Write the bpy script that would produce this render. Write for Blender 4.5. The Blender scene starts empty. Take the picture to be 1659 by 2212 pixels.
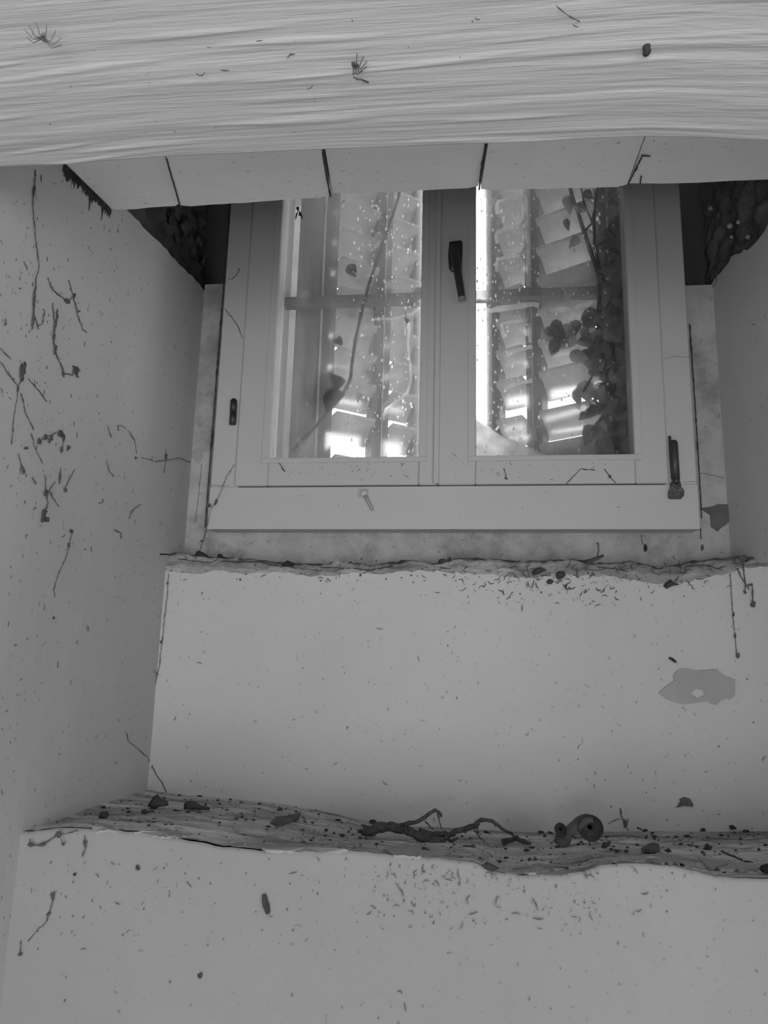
import bpy, math, random
from mathutils import Vector, Matrix, noise

# ------------------------------------------------------------------ camera, sky, light, exposure
C = bpy.context.scene.collection
SC = bpy.context.scene
Z0 = 1.95                                   # window frame's lower edge above the floor
W, H, F = 1659, 2212, 1765.66
EYE = Vector((0.0840, -1.6343, -0.3251 + Z0))
PITCH, YAW, ROLL = 0.215817, 0.127119, 0.024833

def cam_axes():
    f = Vector((-math.sin(YAW) * math.cos(PITCH), math.cos(YAW) * math.cos(PITCH), math.sin(PITCH)))
    r = f.cross(Vector((0, 0, 1))).normalized()
    u = r.cross(f)
    return (r * math.cos(ROLL) + u * math.sin(ROLL), u * math.cos(ROLL) - r * math.sin(ROLL), f)
AX = cam_axes()
cd = bpy.data.cameras.new('camera')
cam = bpy.data.objects.new('camera', cd)
C.objects.link(cam)
cd.sensor_fit = 'VERTICAL'; cd.sensor_height = 24.0; cd.lens = F / H * 24.0
cd.clip_start = 0.02
cam.matrix_world = Matrix(((AX[0].x, AX[1].x, -AX[2].x, EYE.x), (AX[0].y, AX[1].y, -AX[2].y, EYE.y),
                           (AX[0].z, AX[1].z, -AX[2].z, EYE.z), (0, 0, 0, 1)))
SC.camera = cam

wd = bpy.data.worlds.new('overcast_sky'); SC.world = wd; wd.use_nodes = True
bg = wd.node_tree.nodes['Background']
bg.inputs[0].default_value = (1, 1, 1, 1); bg.inputs[1].default_value = 8.0      # plain overcast sky

def area(name, loc, aim, sx, sy, power):
    l = bpy.data.lights.new(name, 'AREA'); l.shape = 'RECTANGLE'; l.size = sx; l.size_y = sy; l.energy = power
    o = bpy.data.objects.new(name, l); C.objects.link(o); o.location = loc
    o.rotation_euler = (Vector(aim) - Vector(loc)).to_track_quat('-Z', 'Y').to_euler()
    return o
# added area light for soft light from behind the camera; no doorway built
area('rear_fill', (-0.15, -4.3, 0.80), (0.0, -0.3, 1.8), 0.8, 1.5, 43)
# second added fill, behind on the right, brightening left wall, ledge and beam
area('right_fill', (1.9, -3.9, 1.65), (-0.4, -0.3, 1.6), 1.3, 1.3, 35)

SC.view_settings.view_transform = 'Standard'
SC.view_settings.look = 'None'
SC.view_settings.exposure = 0.0
SC.view_settings.gamma = 1.0
SC.view_settings.use_curve_mapping = False
SC.cycles.use_denoising = True
SC.cycles.max_bounces = 8
SC.cycles.transparent_max_bounces = 16

# ------------------------------------------------------------------ pixel -> point on a real plane
def ray(p):
    return AX[2] + AX[0] * ((p[0] - W / 2) / F) - AX[1] * ((p[1] - H / 2) / F)
def onY(p, y):
    q = ray(p); return EYE + q * ((y - EYE.y) / q.y)
def onZ(p, z):
    q = ray(p); return EYE + q * ((z + Z0 - EYE.z) / q.z)
def onX(p, x):
    q = ray(p); return EYE + q * ((x - EYE.x) / q.x)
def onP(p, o, n):
    q = ray(p); return EYE + q * ((o - EYE).dot(n) / q.dot(n))

# ------------------------------------------------------------------ materials
def nodes(name):
    m = bpy.data.materials.new(name); m.use_nodes = True
    nt = m.node_tree; b = nt.nodes['Principled BSDF']
    return m, nt, b
def N(nt, t, **kw):
    n = nt.nodes.new(t)
    for k, v in kw.items():
        if k in n.inputs.keys(): n.inputs[k].default_value = v
        else: setattr(n, k, v)
    return n
def ramp(nt, fac, stops):
    r = nt.nodes.new('ShaderNodeValToRGB')
    e = r.color_ramp.elements
    while len(e) < len(stops): e.new(0.5)
    for el, (p, v) in zip(e, stops):
        el.position = p; el.color = (v, v, v, 1)
    nt.links.new(fac, r.inputs[0]); return r.outputs[0]
def mul(nt, a, b):
    m = nt.nodes.new('ShaderNodeMix'); m.data_type = 'RGBA'; m.blend_type = 'MULTIPLY'; m.inputs[0].default_value = 1
    nt.links.new(a, m.inputs[6]); nt.links.new(b, m.inputs[7]); return m.outputs[2]
def surf(name, base, var=0.10, scale=3.0, rough=0.8, bump=0.15, bscale=60, stretch=(1, 1, 1), stains=0.0, stain_scale=6, spec=0.25, spots=0.0):
    """matte grey surface: base tone, cloudy variation, fine relief, optional stains and fly-speck spots"""
    m, nt, b = nodes(name)
    tc = N(nt, 'ShaderNodeTexCoord'); mp = N(nt, 'ShaderNodeMapping'); mp.inputs['Scale'].default_value = stretch
    nt.links.new(tc.outputs['Object'], mp.inputs[0])
    n1 = N(nt, 'ShaderNodeTexNoise', Scale=scale, Detail=7.0, Roughness=0.6)
    nt.links.new(mp.outputs[0], n1.inputs['Vector'])
    col = ramp(nt, n1.outputs[0], [(0.3, base * (1 - var)), (0.7, base * (1 + var))])
    if stains:
        n2 = N(nt, 'ShaderNodeTexNoise', Scale=stain_scale, Detail=9.0, Roughness=0.7)
        nt.links.new(mp.outputs[0], n2.inputs['Vector'])
        col = mul(nt, col, ramp(nt, n2.outputs[0], [(0.40, 1.0), (0.52, 1 - stains * .35), (0.66, 1 - stains)]))
    if spots:
        n3 = N(nt, 'ShaderNodeTexNoise', Scale=95.0, Detail=3.0, Roughness=0.5)
        nt.links.new(tc.outputs['Object'], n3.inputs['Vector'])
        col = mul(nt, col, ramp(nt, n3.outputs[0], [(0.66, 1.0), (0.74, 1 - spots)]))
    nt.links.new(col, b.inputs['Base Color'])
    b.inputs['Roughness'].default_value = rough
    b.inputs['Specular IOR Level'].default_value = spec
    if bump:
        n4 = N(nt, 'ShaderNodeTexNoise', Scale=bscale, Detail=5.0, Roughness=0.6)
        nt.links.new(mp.outputs[0], n4.inputs['Vector'])
        bp = N(nt, 'ShaderNodeBump', Strength=bump, Distance=0.01)
        nt.links.new(n4.outputs[0], bp.inputs['Height']); nt.links.new(bp.outputs[0], b.inputs['Normal'])
    return m

M = {}
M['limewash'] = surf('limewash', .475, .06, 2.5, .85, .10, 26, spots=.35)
M['limewash_shaded'] = surf('limewash_shaded', .30, .07, 2.0, .85, .10, 26, spots=.35)  # limewash again, darkened so the bench's weaker light sits in its colour
M['limewash_left'] = surf('limewash_left', .47, .07, 3.0, .85, .14, 22, stretch=(1, 1, .55), spots=.5)
M['limewash_stained'] = surf('limewash_stained', .40, .12, 5, .88, .22, 40, stains=.45, stain_scale=11, spots=.4)
M['beam_paint'] = surf('beam_paint', .64, .05, 5, .62, .36, 40, stretch=(.07, 1.6, 1.6), spec=.3)
M['slab_paint'] = surf('slab_paint', .80, .06, 4, .8, .12, 40, spots=.3)
M['frame_paint'] = surf('frame_paint', .45, .03, 3, .55, .05, 90, spec=.35)
M['bare_plaster'] = surf('bare_plaster', .33, .06, 14, .9, .2, 120)
M['bare_dark'] = surf('bare_dark', .11, .2, 20, .95, .3, 90)
M['dust'] = surf('dust', .56, .45, 14, .95, 1.0, 60, stretch=(.30, 1, 1), stains=.75, stain_scale=20)
M['broken_plaster'] = surf('broken_plaster', .36, .30, 16, .95, .8, 60, stretch=(.4, 1, 1), stains=.6, stain_scale=22)
M['rubble'] = surf('rubble', .17, .35, 16, .95, .9, 40, stains=.4, stain_scale=12)
M['rubble_stone'] = surf('rubble_stone', .12, .3, 18, .95, .6, 50)
M['dark_wood'] = surf('dark_wood', .075, .25, 5, .8, .3, 30, stretch=(3, 3, .3))
M['void'] = surf('void', .03, .2, 8, .95, .2, 30)
M['black_metal'] = surf('black_metal', .035, .2, 20, .38, .12, 120, spec=.5)
M['bronze_metal'] = surf('bronze_metal', .035, .35, 25, .42, .15, 90, spec=.5)
M['worn_edge'] = surf('worn_edge', .20, .2, 30, .35, .1, 80, spec=.5)
M['dirt'] = surf('dirt', .055, .3, 40, .95, .3, 80)
M['speck'] = surf('speck', .13, .3, 40, .95, .3, 80)
M['web_dust'] = surf('web_dust', .10, .3, 60, .95, .2, 80)
M['soot'] = surf('soot', .05, .3, 40, .95, .3, 80)
M['dead_leaf'] = surf('dead_leaf', .055, .4, 40, .85, .3, 70)
M['dull_leaf'] = surf('dull_leaf', .10, .3, 40, .9, .3, 70)
M['bark'] = surf('bark', .07, .45, 60, .95, .9, 90, stretch=(1, 1, 1))
M['stone'] = surf('stone', .03, .3, 30, .9, .3, 60)
M['shell'] = surf('shell', .24, .3, 50, .7, .2, 60)
M['paint_flake'] = surf('paint_flake', .42, .1, 20, .8, .2, 60)
M['pale_chitin'] = surf('pale_chitin', .22, .3, 60, .6, .1, 60)
M['shutter_paint'] = surf('shutter_paint', .58, .10, 8, .65, .15, 40, stretch=(1, 1, 2), stains=.3, stain_scale=9)
M['shutter_stile'] = surf('shutter_stile', .20, .15, 10, .7, .2, 40, stretch=(3, 3, .4), stains=.3, stain_scale=9)
M['bar_iron'] = surf('bar_iron', .17, .25, 20, .6, .3, 60)
M['masonry'] = surf('masonry', .30, .2, 6, .9, .4, 30, stains=.3)
M['gap_screen_grey'] = surf('gap_screen_grey', .075, .3, 5, .9, .4, 30, stains=.3)
M['floor'] = surf('floor', .80, .12, 3, .9, .2, 20)
M['ground'] = surf('ground', .05, .2, 3, .95, .4, 14)

def leaf_mat(name, base, trans):
    m, nt, b = nodes(name)
    tc = N(nt, 'ShaderNodeTexCoord'); n1 = N(nt, 'ShaderNodeTexNoise', Scale=30.0, Detail=4.0)
    nt.links.new(tc.outputs['Object'], n1.inputs['Vector'])
    col = ramp(nt, n1.outputs[0], [(0.3, base * .75), (0.7, base * 1.25)])
    nt.links.new(col, b.inputs['Base Color']); b.inputs['Roughness'].default_value = .55
    tr = N(nt, 'ShaderNodeBsdfTranslucent'); nt.links.new(col, tr.inputs[0])
    mx = N(nt, 'ShaderNodeMixShader'); mx.inputs[0].default_value = trans
    nt.links.new(b.outputs[0], mx.inputs[1]); nt.links.new(tr.outputs[0], mx.inputs[2])
    nt.links.new(mx.outputs[0], nt.nodes['Material Output'].inputs[0])
    return m
M['vine_leaf'] = leaf_mat('vine_leaf', .26, .45)
M['web'] = leaf_mat('web', .90, .65)
M['drop'] = leaf_mat('drop', .97, .8)

def glass_mat():
    m, nt, b = nodes('dirty_glass')
    nt.nodes.remove(b)
    tc = N(nt, 'ShaderNodeTexCoord')
    n1 = N(nt, 'ShaderNodeTexNoise', Scale=7.0, Detail=8.0, Roughness=0.65)
    mp = N(nt, 'ShaderNodeMapping'); mp.inputs['Scale'].default_value = (1.8, 1, .5)
    nt.links.new(tc.outputs['Object'], mp.inputs[0]); nt.links.new(mp.outputs[0], n1.inputs['Vector'])
    fac = ramp(nt, n1.outputs[0], [(0.30, .04), (0.55, .09), (0.75, .20)])
    tp = N(nt, 'ShaderNodeBsdfTransparent'); tp.inputs[0].default_value = (.96, .96, .96, 1)
    tr = N(nt, 'ShaderNodeBsdfTranslucent'); tr.inputs[0].default_value = (.9, .9, .9, 1)
    gl = N(nt, 'ShaderNodeBsdfGlossy', Roughness=0.04)
    mx = N(nt, 'ShaderNodeMixShader'); nt.links.new(fac, mx.inputs[0])
    nt.links.new(tp.outputs[0], mx.inputs[1]); nt.links.new(tr.outputs[0], mx.inputs[2])
    rf = N(nt, 'ShaderNodeBsdfRefraction', Roughness=0.28, IOR=1.35); rf.inputs[0].default_value = (.95, .95, .95, 1)      # greasy film: blurs what lies behind
    m3 = N(nt, 'ShaderNodeMixShader'); m3.inputs[0].default_value = .14
    nt.links.new(mx.outputs[0], m3.inputs[1]); nt.links.new(rf.outputs[0], m3.inputs[2]); mx = m3
    m2 = N(nt, 'ShaderNodeMixShader'); m2.inputs[0].default_value = .008
    nt.links.new(mx.outputs[0], m2.inputs[1]); nt.links.new(gl.outputs[0], m2.inputs[2])
    nt.links.new(m2.outputs[0], nt.nodes['Material Output'].inputs[0])
    return m
M['glass'] = glass_mat()

# ------------------------------------------------------------------ mesh helpers
class MB:
    def __init__(s): s.v = []; s.f = []
    def add(s, v, f):
        o = len(s.v); s.v += [Vector(x) for x in v]; s.f += [tuple(i + o for i in q) for q in f]; return s
    def box(s, a, b, bev=0.0):
        x0, y0, z0 = a; x1, y1, z1 = b
        if not bev:
            return s.add([(x0, y0, z0), (x1, y0, z0), (x1, y1, z0), (x0, y1, z0), (x0, y0, z1), (x1, y0, z1), (x1, y1, z1), (x0, y1, z1)],
                         [(0, 3, 2, 1), (4, 5, 6, 7), (0, 1, 5, 4), (1, 2, 6, 5), (2, 3, 7, 6), (3, 0, 4, 7)])
        V = []; F_ = []
        for sz, zz in ((0, z0), (1, z0 + bev), (1, z1 - bev), (0, z1)):        # bevelled along the four long edges and ends
            e = bev if sz == 0 else 0
            for (x, y) in ((x0 + bev, y0 + e), (x1 - bev, y0 + e), (x1 - e, y0 + bev), (x1 - e, y1 - bev), (x1 - bev, y1 - e), (x0 + bev, y1 - e), (x0 + e, y1 - bev), (x0 + e, y0 + bev)):
                V.append((x, y, zz))
        for k in range(3):
            for i in range(8):
                j = (i + 1) % 8; F_.append((k * 8 + i, k * 8 + j, k * 8 + 8 + j, k * 8 + 8 + i))
        F_.append(tuple(reversed(range(8)))); F_.append(tuple(range(24, 32)))
        return s.add(V, F_)
    def prism(s, outline, axis, d):
        """closed outline (list of points) extruded by vector d"""
        n = len(outline); d = Vector(d); a = [Vector(p) for p in outline]
        return s.add(a + [p + d for p in a], [tuple(range(n)), tuple(reversed(range(n, 2 * n)))] + [(i, i + n, (i + 1) % n + n, (i + 1) % n) for i in range(n)])
    def tube(s, pts, r, n=6, cap=True, flat=None):
        pts = [Vector(p) for p in pts]; k = len(pts)
        rr = [r] * k if isinstance(r, (int, float)) else list(r)
        V = []; up = None
        for i, p in enumerate(pts):
            t = (pts[min(i + 1, k - 1)] - pts[max(i - 1, 0)])
            t = t.normalized() if t.length > 1e-9 else Vector((0, 0, 1))
            if up is None: up = t.orthogonal().normalized()
            up = (up - t * up.dot(t)); up = up.normalized() if up.length > 1e-6 else t.orthogonal().normalized()
            sd = t.cross(up)
            for j in range(n):
                a = 2 * math.pi * j / n
                o = (up * math.cos(a) + sd * math.sin(a)) * rr[i]
                if flat is not None: o = o - flat[0] * (o.dot(flat[0]) * (1 - flat[1]))
                V.append(p + o)
        F_ = [(i * n + j, i * n + (j + 1) % n, (i + 1) * n + (j + 1) % n, (i + 1) * n + j) for i in range(k - 1) for j in range(n)]
        if cap: F_ += [tuple(reversed(range(n))), tuple(range((k - 1) * n, k * n))]
        return s.add(V, F_)
    def grid(s, fn, nu, nv):
        V = [fn(i / nu, j / nv) for j in range(nv + 1) for i in range(nu + 1)]
        return s.add(V, [(j * (nu + 1) + i, j * (nu + 1) + i + 1, (j + 1) * (nu + 1) + i + 1, (j + 1) * (nu + 1) + i) for j in range(nv) for i in range(nu)])
    def blob(s, c, r, seed=0, rough=.25, nu=8, nv=6, axes=None):
        c = Vector(c); r = Vector(r) if not isinstance(r, (int, float)) else Vector((r, r, r)); V = []
        off = Vector((seed * 3.17, seed * 1.31, seed * .77))
        for j in range(nv + 1):
            t = math.pi * j / nv
            for i in range(nu):
                a = 2 * math.pi * i / nu
                d = Vector((math.sin(t) * math.cos(a), math.sin(t) * math.sin(a), math.cos(t)))
                k = 1 + rough * noise.noise(d * 1.7 + off)
                o = Vector((d.x * r.x, d.y * r.y, d.z * r.z)) * k
                if axes: o = axes @ o
                V.append(c + o)
        return s.add(V, [(j * nu + i, j * nu + (i + 1) % nu, (j + 1) * nu + (i + 1) % nu, (j + 1) * nu + i)[::-1] for j in range(nv) for i in range(nu)])
    def cyl(s, a, b, r, n=12): return s.tube([a, b], r, n)
    def build(s, name, mat, parent=None, smooth=False, kind=None, label=None):
        org = PORG.get(parent.name, Vector()) if parent else Vector()
        me = bpy.data.meshes.new(name); me.from_pydata([tuple(p - org) for p in s.v], [], s.f); me.update()
        if smooth:
            for p in me.polygons: p.use_smooth = True
        me.materials.append(M[mat] if isinstance(mat, str) else mat)
        o = bpy.data.objects.new(name, me); C.objects.link(o)
        if parent: o.parent = parent; PORG[o.name] = org
        else: PORG[o.name] = Vector()
        if kind: o['kind'] = kind
        if label: o['label'] = label
        return o
PORG = {}
def tag(o, label, cat, group=None, kind=None):
    o['label'] = label; o['category'] = cat
    if group: o['group'] = group
    if kind: o['kind'] = kind
    return o
def thing(name, label, cat, loc, group=None, kind=None):
    o = bpy.data.objects.new(name, None); C.objects.link(o); o.location = loc; o.empty_display_size = .02
    PORG[o.name] = Vector(loc); return tag(o, label, cat, group, kind)
def lerp_poly(poly, x):
    for (a, b) in zip(poly, poly[1:]):
        if x <= b[0]: 
            t = 0 if b[0] == a[0] else max(0, (x - a[0]) / (b[0] - a[0])); return a[1] + (b[1] - a[1]) * t
    return poly[-1][1]
def fill_px(poly, step=14, jit=2.5, seed=0):
    """finer, slightly ragged copy of a pixel polyline"""
    R = random.Random(seed); out = []
    for a, b in zip(poly, poly[1:]):
        n = max(1, int(math.hypot(b[0] - a[0], b[1] - a[1]) / step))
        for k in range(n): out.append((a[0] + (b[0] - a[0]) * k / n + R.uniform(-jit, jit) * .4, a[1] + (b[1] - a[1]) * k / n + R.uniform(-jit, jit)))
    return out + [poly[-1]]
def Zw(z): return z + Z0

XL = -0.562                  # left wall plane
YP, YS = -0.0555, -0.494     # parapet face, face of the lower bench
YW = 0.04                    # plaster round the window
FLOOR = 0.0
TOP = Zw(1.06)
def xr(y): return 0.566 + (YW - y) * 0.24      # splayed right wall
RN = Vector((1, 0.24, 0)).normalized(); RO = Vector((0.566, YW, 0))

# ------------------------------------------------------------------ the setting
tag(MB().box((-1.2, -4.6, FLOOR - .1), (3.0, YP, FLOOR)).build('floor', 'floor'), 'pale stone floor of the cellar room', 'floor', kind='structure')

# left wall: plaster sheet with its torn upper edge beside the window
edge_l = fill_px([(430, 612), (408, 590), (385, 570), (360, 540), (330, 510), (300, 480), (275, 455)], 9, 2.0, 3)
pl = [Vector((XL, .06, FLOOR)), Vector((XL, .06, onX((430, 612), XL).z)), *[onX(p, XL) for p in edge_l], Vector((XL, -.385, TOP)), Vector((XL, -4.6, TOP)), Vector((XL, -4.6, FLOOR))]
wall_left = tag(MB().prism(pl, 0, (-.03, 0, 0)).build('wall_left', 'limewash_left'), 'left whitewashed wall covered in dark cobweb streaks', 'wall', kind='structure')
def rub(fn, name, parent, mat='rubble', nu=46, nv=40, amp=.018, freq=26):
    def g(u, v):
        p, n = fn(u, v); return p + n * amp * (noise.noise(p * freq) + .5 * noise.noise(p * freq * 2.3))
    return MB().grid(g, nu, nv).build(name, mat, parent, smooth=True)
rub(lambda u, v: (Vector((XL - .045, -.42 + .60 * u, Zw(.44) + .5 * v)), Vector((1, 0, 0))), 'bare_rubble', wall_left)
MB().box((-.70, -4.6, FLOOR), (XL - .075, .2, TOP)).build('wall_core', 'rubble', wall_left)
R = random.Random(5)
for i, (px, py, s) in enumerate([(372, 470, .022), (400, 492, .026), (410, 458, .020), (430, 520, .022), (436, 478, .024), (418, 545, .020), (385, 520, .018), (350, 468, .016), (440, 565, .016)]):
    c = onX((px, py), XL - .040)
    MB().blob(c, (s * .40, s * .85, s * .70), i, 1.1, 9, 7).build('stone', 'rubble_stone', wall_left, True)

# right wall: splayed, plaster torn off in the upper corner
def pr(y, z): return Vector((xr(y), y, z))
edge_r = fill_px([(1535, 615), (1546, 602), (1556, 590), (1570, 572), (1580, 556), (1600, 545), (1622, 534), (1637, 518), (1650, 500), (1659, 488), (1690, 470)], 8, 3, 8)
er = [onP(p, RO, RN) for p in edge_r]
outl = [pr(.06, Zw(-.075)), pr(.06, er[0].z), *er, Vector((er[-1].x, er[-1].y, TOP)), pr(-1.3, TOP), pr(-1.3, Zw(-.075))]
wall_right = tag(MB().prism(outl[::-1], 0, RN * .03).build('wall_right', 'limewash'), 'right whitewashed wall splayed away from the window, plaster torn near the top', 'wall', kind='structure')
rub(lambda u, v: (Vector((xr(.2 - .51 * u) + .038, .2 - .51 * u, Zw(.42) + .5 * v)), RN * -1), 'bare_rubble', wall_right, nu=60, nv=50, amp=.017, freq=30)
MB().prism([pr(.06, FLOOR) + RN * .04, pr(-1.3, FLOOR) + RN * .04, pr(-1.3, FLOOR) + RN * .12, pr(.06, FLOOR) + RN * .12], 0, (0, 0, Zw(-.06))).build('wall_base', 'limewash', wall_right)
MB().box((xr(-1.3), -1.3, FLOOR), (3.0, -1.2, TOP)).build('wall_return', 'limewash', wall_right)
MB().box((3.0, -4.6, FLOOR), (3.1, -.05, TOP)).build('wall_side', 'limewash', wall_right)
MB().box((-.7, -4.7, FLOOR), (3.1, -4.6, TOP)).build('wall_rear', 'limewash', wall_right)
MB().prism([pr(.2, Zw(-.1)) + RN * .075, pr(-.31, Zw(-.1)) + RN * .075, pr(-.31, Zw(-.1)) + RN * .2, pr(.2, Zw(-.1)) + RN * .2], 0, (0, 0, 1.0)).build('wall_core', 'rubble', wall_right)
R = random.Random(9)
for i, (px, py, s) in enumerate([(1577, 488, .006), (1595, 480, .005), (1616, 512, .005), (1535, 450, .005), (1580, 512, .004)]):
    MB().blob(onP((px, py), RO + RN * .03, RN), s, i, .4, 7, 5).build('stone_chip', 'limewash', wall_right, True)

# plaster round the window frame (window wall)
zl, zr = onY((432, 615), YW).z, onY((1535, 615), YW).z
wb = MB()
wb.box((XL, YW, Zw(-.13)), (-.47, YW + .03, zl)); wb.box((.47, YW, Zw(-.13)), (.566, YW + .03, zr)); wb.box((-.47, YW, Zw(-.13)), (.47, YW + .03, Zw(.05)))
wall_back = tag(wb.build('wall_back', 'limewash_stained'), 'stained plaster strip round and below the window frame', 'wall', kind='structure')
MB().box((-.68, .135, zl - .1), (-.47, .16, TOP)).build('dark_board', 'dark_wood', wall_back, label='dark bare wood behind the gap beside the window')
MB().box((.47, .135, zl - .1), (.74, .16, TOP)).build('dark_board', 'dark_wood', wall_back, label='dark bare wood behind the gap beside the window')

# parapet below the window: face with an uneven, broken top edge
edge_p = fill_px([(318, 1207), (345, 1197), (380, 1196), (430, 1200), (480, 1205), (540, 1208), (600, 1215), (640, 1218), (700, 1219), (760, 1213), (800, 1224), (850, 1213), (905, 1212), (940, 1219), (980, 1208), (1050, 1207), (1140, 1213), (1230, 1208), (1290, 1217), (1360, 1215), (1395, 1222), (1420, 1228), (1450, 1222), (1480, 1218), (1540, 1208), (1600, 1205), (1645, 1203), (1700, 1203), (2300, 1215)], 12, 2.2, 4)
edge_b = fill_px([(318, 1226), (360, 1232), (420, 1240), (480, 1232), (540, 1240), (600, 1236), (680, 1245), (760, 1238), (820, 1240), (900, 1232), (980, 1236), (1060, 1242), (1140, 1246), (1230, 1243), (1320, 1246), (1420, 1262), (1480, 1258), (1560, 1240), (1620, 1226), (1700, 1222), (2300, 1235)], 9, 3.5, 6)
tp_ = [onY(p, YP + .022) for p in edge_p]; bt_ = [onY(p, YP) for p in edge_b]
tpx = [(p.x, p.z) for p in tp_]; btx = [(p.x, p.z) for p in bt_]
X0, X1 = XL - .01, 1.30
nx = 190
pb = MB(); eb = MB()
xs = [X0 + (X1 - X0) * i / nx for i in range(nx + 1)]
def parapet_face(u, v):
    x = X0 + (X1 - X0) * u; zt = lerp_poly(btx, x); z = zt + (FLOOR - zt) * v ** 1.5
    d = .002 * noise.noise(Vector((x * 4, 3.3, z * 4))) + .0008 * noise.noise(Vector((x * 16, 7.3, z * 16)))
    return Vector((x, YP - d * min(1, v * 25), z))
pb.grid(parapet_face, nx, 60)
parapet = tag(pb.build('wall_parapet', 'limewash', smooth=True), 'whitewashed wall below the window with a broken upper edge', 'wall', kind='structure')
def broken(u, v):
    x = X0 + (X1 - X0) * u; a, b = lerp_poly(tpx, x), lerp_poly(btx, x)
    t = min(1, v * 2); z = b + (a - b) * t; y = YP + .022 * t ** 1.5
    if v > .5: y = YP + .022 + (YW - YP - .022) * (v - .5) * 2
    k = math.sin(math.pi * min(1, v * 1.0)) 
    p = Vector((x, y, z)); j = noise.noise(Vector((x * 38, v * 5, 1.7))) + .6 * noise.noise(Vector((x * 95, v * 9, 4.1)))
    lay = .0035 * (math.floor((v * 9 + 1.3 * noise.noise(Vector((x * 7, 2, v * 2)))) % 2))
    return p + Vector((0, (-.006 * j - lay) * k, .004 * j * k * (1 if v <= .5 else 0)))
eb.grid(broken, 420, 16)
eb.build('broken_edge', 'broken_plaster', parapet, True, label='crumbling layered plaster along the upper edge')

# lower bench: painted face and dusty top
back_px = [(318, 1706), (345, 1710), (400, 1717), (520, 1728), (600, 1735), (680, 1748), (740, 1762), (800, 1776), (860, 1783), (1000, 1790), (1100, 1796), (1250, 1798), (1400, 1797), (1659, 1795), (1720, 1795)]
front_px = [(-40, 1800), (45, 1797), (130, 1789), (200, 1791), (300, 1800), (390, 1813), (470, 1828), (560, 1838), (640, 1840), (760, 1838), (860, 1850), (940, 1855), (1020, 1862), (1060, 1884), (1130, 1893), (1230, 1888), (1290, 1875), (1340, 1868), (1450, 1870), (1500, 1885), (1560, 1895), (1659, 1900), (1800, 1900)]
bk = [(p.x, p.z) for p in (onY(q, YP) for q in back_px)]
fr = [(p.x, p.z) for p in (onY(q, YS) for q in front_px)]
BX1 = 1.30
def fz(x): return lerp_poly(fr, x) + .0022 * noise.noise(Vector((x * 120, 1, 6))) + .003 * noise.noise(Vector((x * 14, 1, 1))) + .0015 * noise.noise(Vector((x * 45, 1, 1)))
def bench_z(x, y):
    t = (y - YS) / (YP - YS); t = max(0, min(1, t)); s = t ** .8
    return fz(x) * (1 - s) + lerp_poly(bk, x) * s
def bench_face(u, v):
    x = XL + (BX1 - XL) * u; z = fz(x) + (FLOOR - fz(x)) * v ** 1.6
    d = .002 * noise.noise(Vector((x * 4, 9.3, z * 4))) + .0008 * noise.noise(Vector((x * 20, 2.3, z * 20)))
    rnd = .004 * max(0, 1 - v * 30) ** 2
    return Vector((x, YS - d + rnd, z))
bench = tag(MB().grid(bench_face, 160, 70).build('wall_lower', 'limewash_shaded', smooth=True), 'lower whitewashed wall with a deep dusty ledge on top', 'wall', kind='structure')
def bench_top(u, v):
    y = YS + .012 + (YP - YS - .010) * v; x = XL - .004 + (BX1 - XL + .004) * u
    p = Vector((x, y, 0)); k = min(1, v * 8) * min(1, (1 - v) * 12 + .2)
    z = bench_z(x, y) + k * (.0045 * noise.noise(p * 9) + .0028 * noise.noise(p * 30) + .0014 * noise.noise(p * 80))
    return Vector((x, y, z))
MB().grid(bench_top, 260, 90).build('dusty_ledge', 'dust', bench, True, label='dark dusty crumbling top of the lower wall')

# ceiling: soffit slabs lying on the beam, and closures out of sight
ZS = .477
ceiling = tag(MB().box((-.75, -4.6, Zw(.45)), (3.0, -.98, Zw(.52))).build('ceiling', 'slab_paint'), 'painted slabs of the window soffit above the beam', 'ceiling', kind='structure')
MB().box((-.74, -1.07, Zw(.405)), (3.0, -.855, Zw(.70))).build('packing', 'slab_paint', ceiling)
MB().box((-.74, -.86, Zw(.62)), (3.0, -.45, Zw(.70))).build('slab_bed', 'void', ceiling)
MB().box((-.75, -.47, Zw(.56)), (1.2, -.44, TOP)).build('head_wall', 'void', ceiling)
MB().box((-.75, -.47, TOP), (1.2, .07, TOP + .04)).build('recess_roof', 'void', ceiling)
SO, SN = Vector((0, -.427, Zw(.4775))), Vector((0, -.158, 1)).normalized()      # the slabs slope gently up towards the window
def onS(p, d=0.0): return onP(p, SO - SN * d, SN)
fp = [(240, 458), (390, 447), (715, 425), (1035, 410), (1355, 402), (1720, 396)]
rp = [(135, 360), (360, 342), (697, 328), (1050, 315), (1390, 305), (1760, 292)]
for i in range(5):
    a0, a1 = onS(fp[i]), onS(fp[i + 1]); b0, b1 = onS(rp[i]), onS(rp[i + 1])
    g0 = .001 if i else .003; g1 = .0015
    if i == 2: g0 = .004
    if i == 3: g0 = .003
    if i == 4: g1 = -.5
    if i == 0: a0.x = XL + .001; b0.x = XL + .004
    fr_ = 1.6
    q0 = b0 + (b0 - a0) * fr_; q1 = b1 + (b1 - a1) * fr_
    dz = (.003, 0, .004, -.001, .002)[i]
    mb = MB(); n = 14
    out = []
    for k in range(n + 1):      # front edge, slightly chipped
        t = k / n; p = a0.lerp(a1, t); p.x += g0 * (1 - t) - g1 * t
        e_ = .003 * noise.noise(Vector((p.x * 30, i * 3, 0))) - (.006 if k in (0, n) else 0); p.y += e_; p.z += dz + .158 * e_; out.append(p)
    p = q1.copy(); p.x -= g1; p.z += dz; out.append(p); p = q0.copy(); p.x += g0; p.z += dz; out.append(p)
    mb.prism(out[::-1], 0, (0, 0, .045))
    mb.build('slab', 'slab_paint', ceiling)
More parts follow.
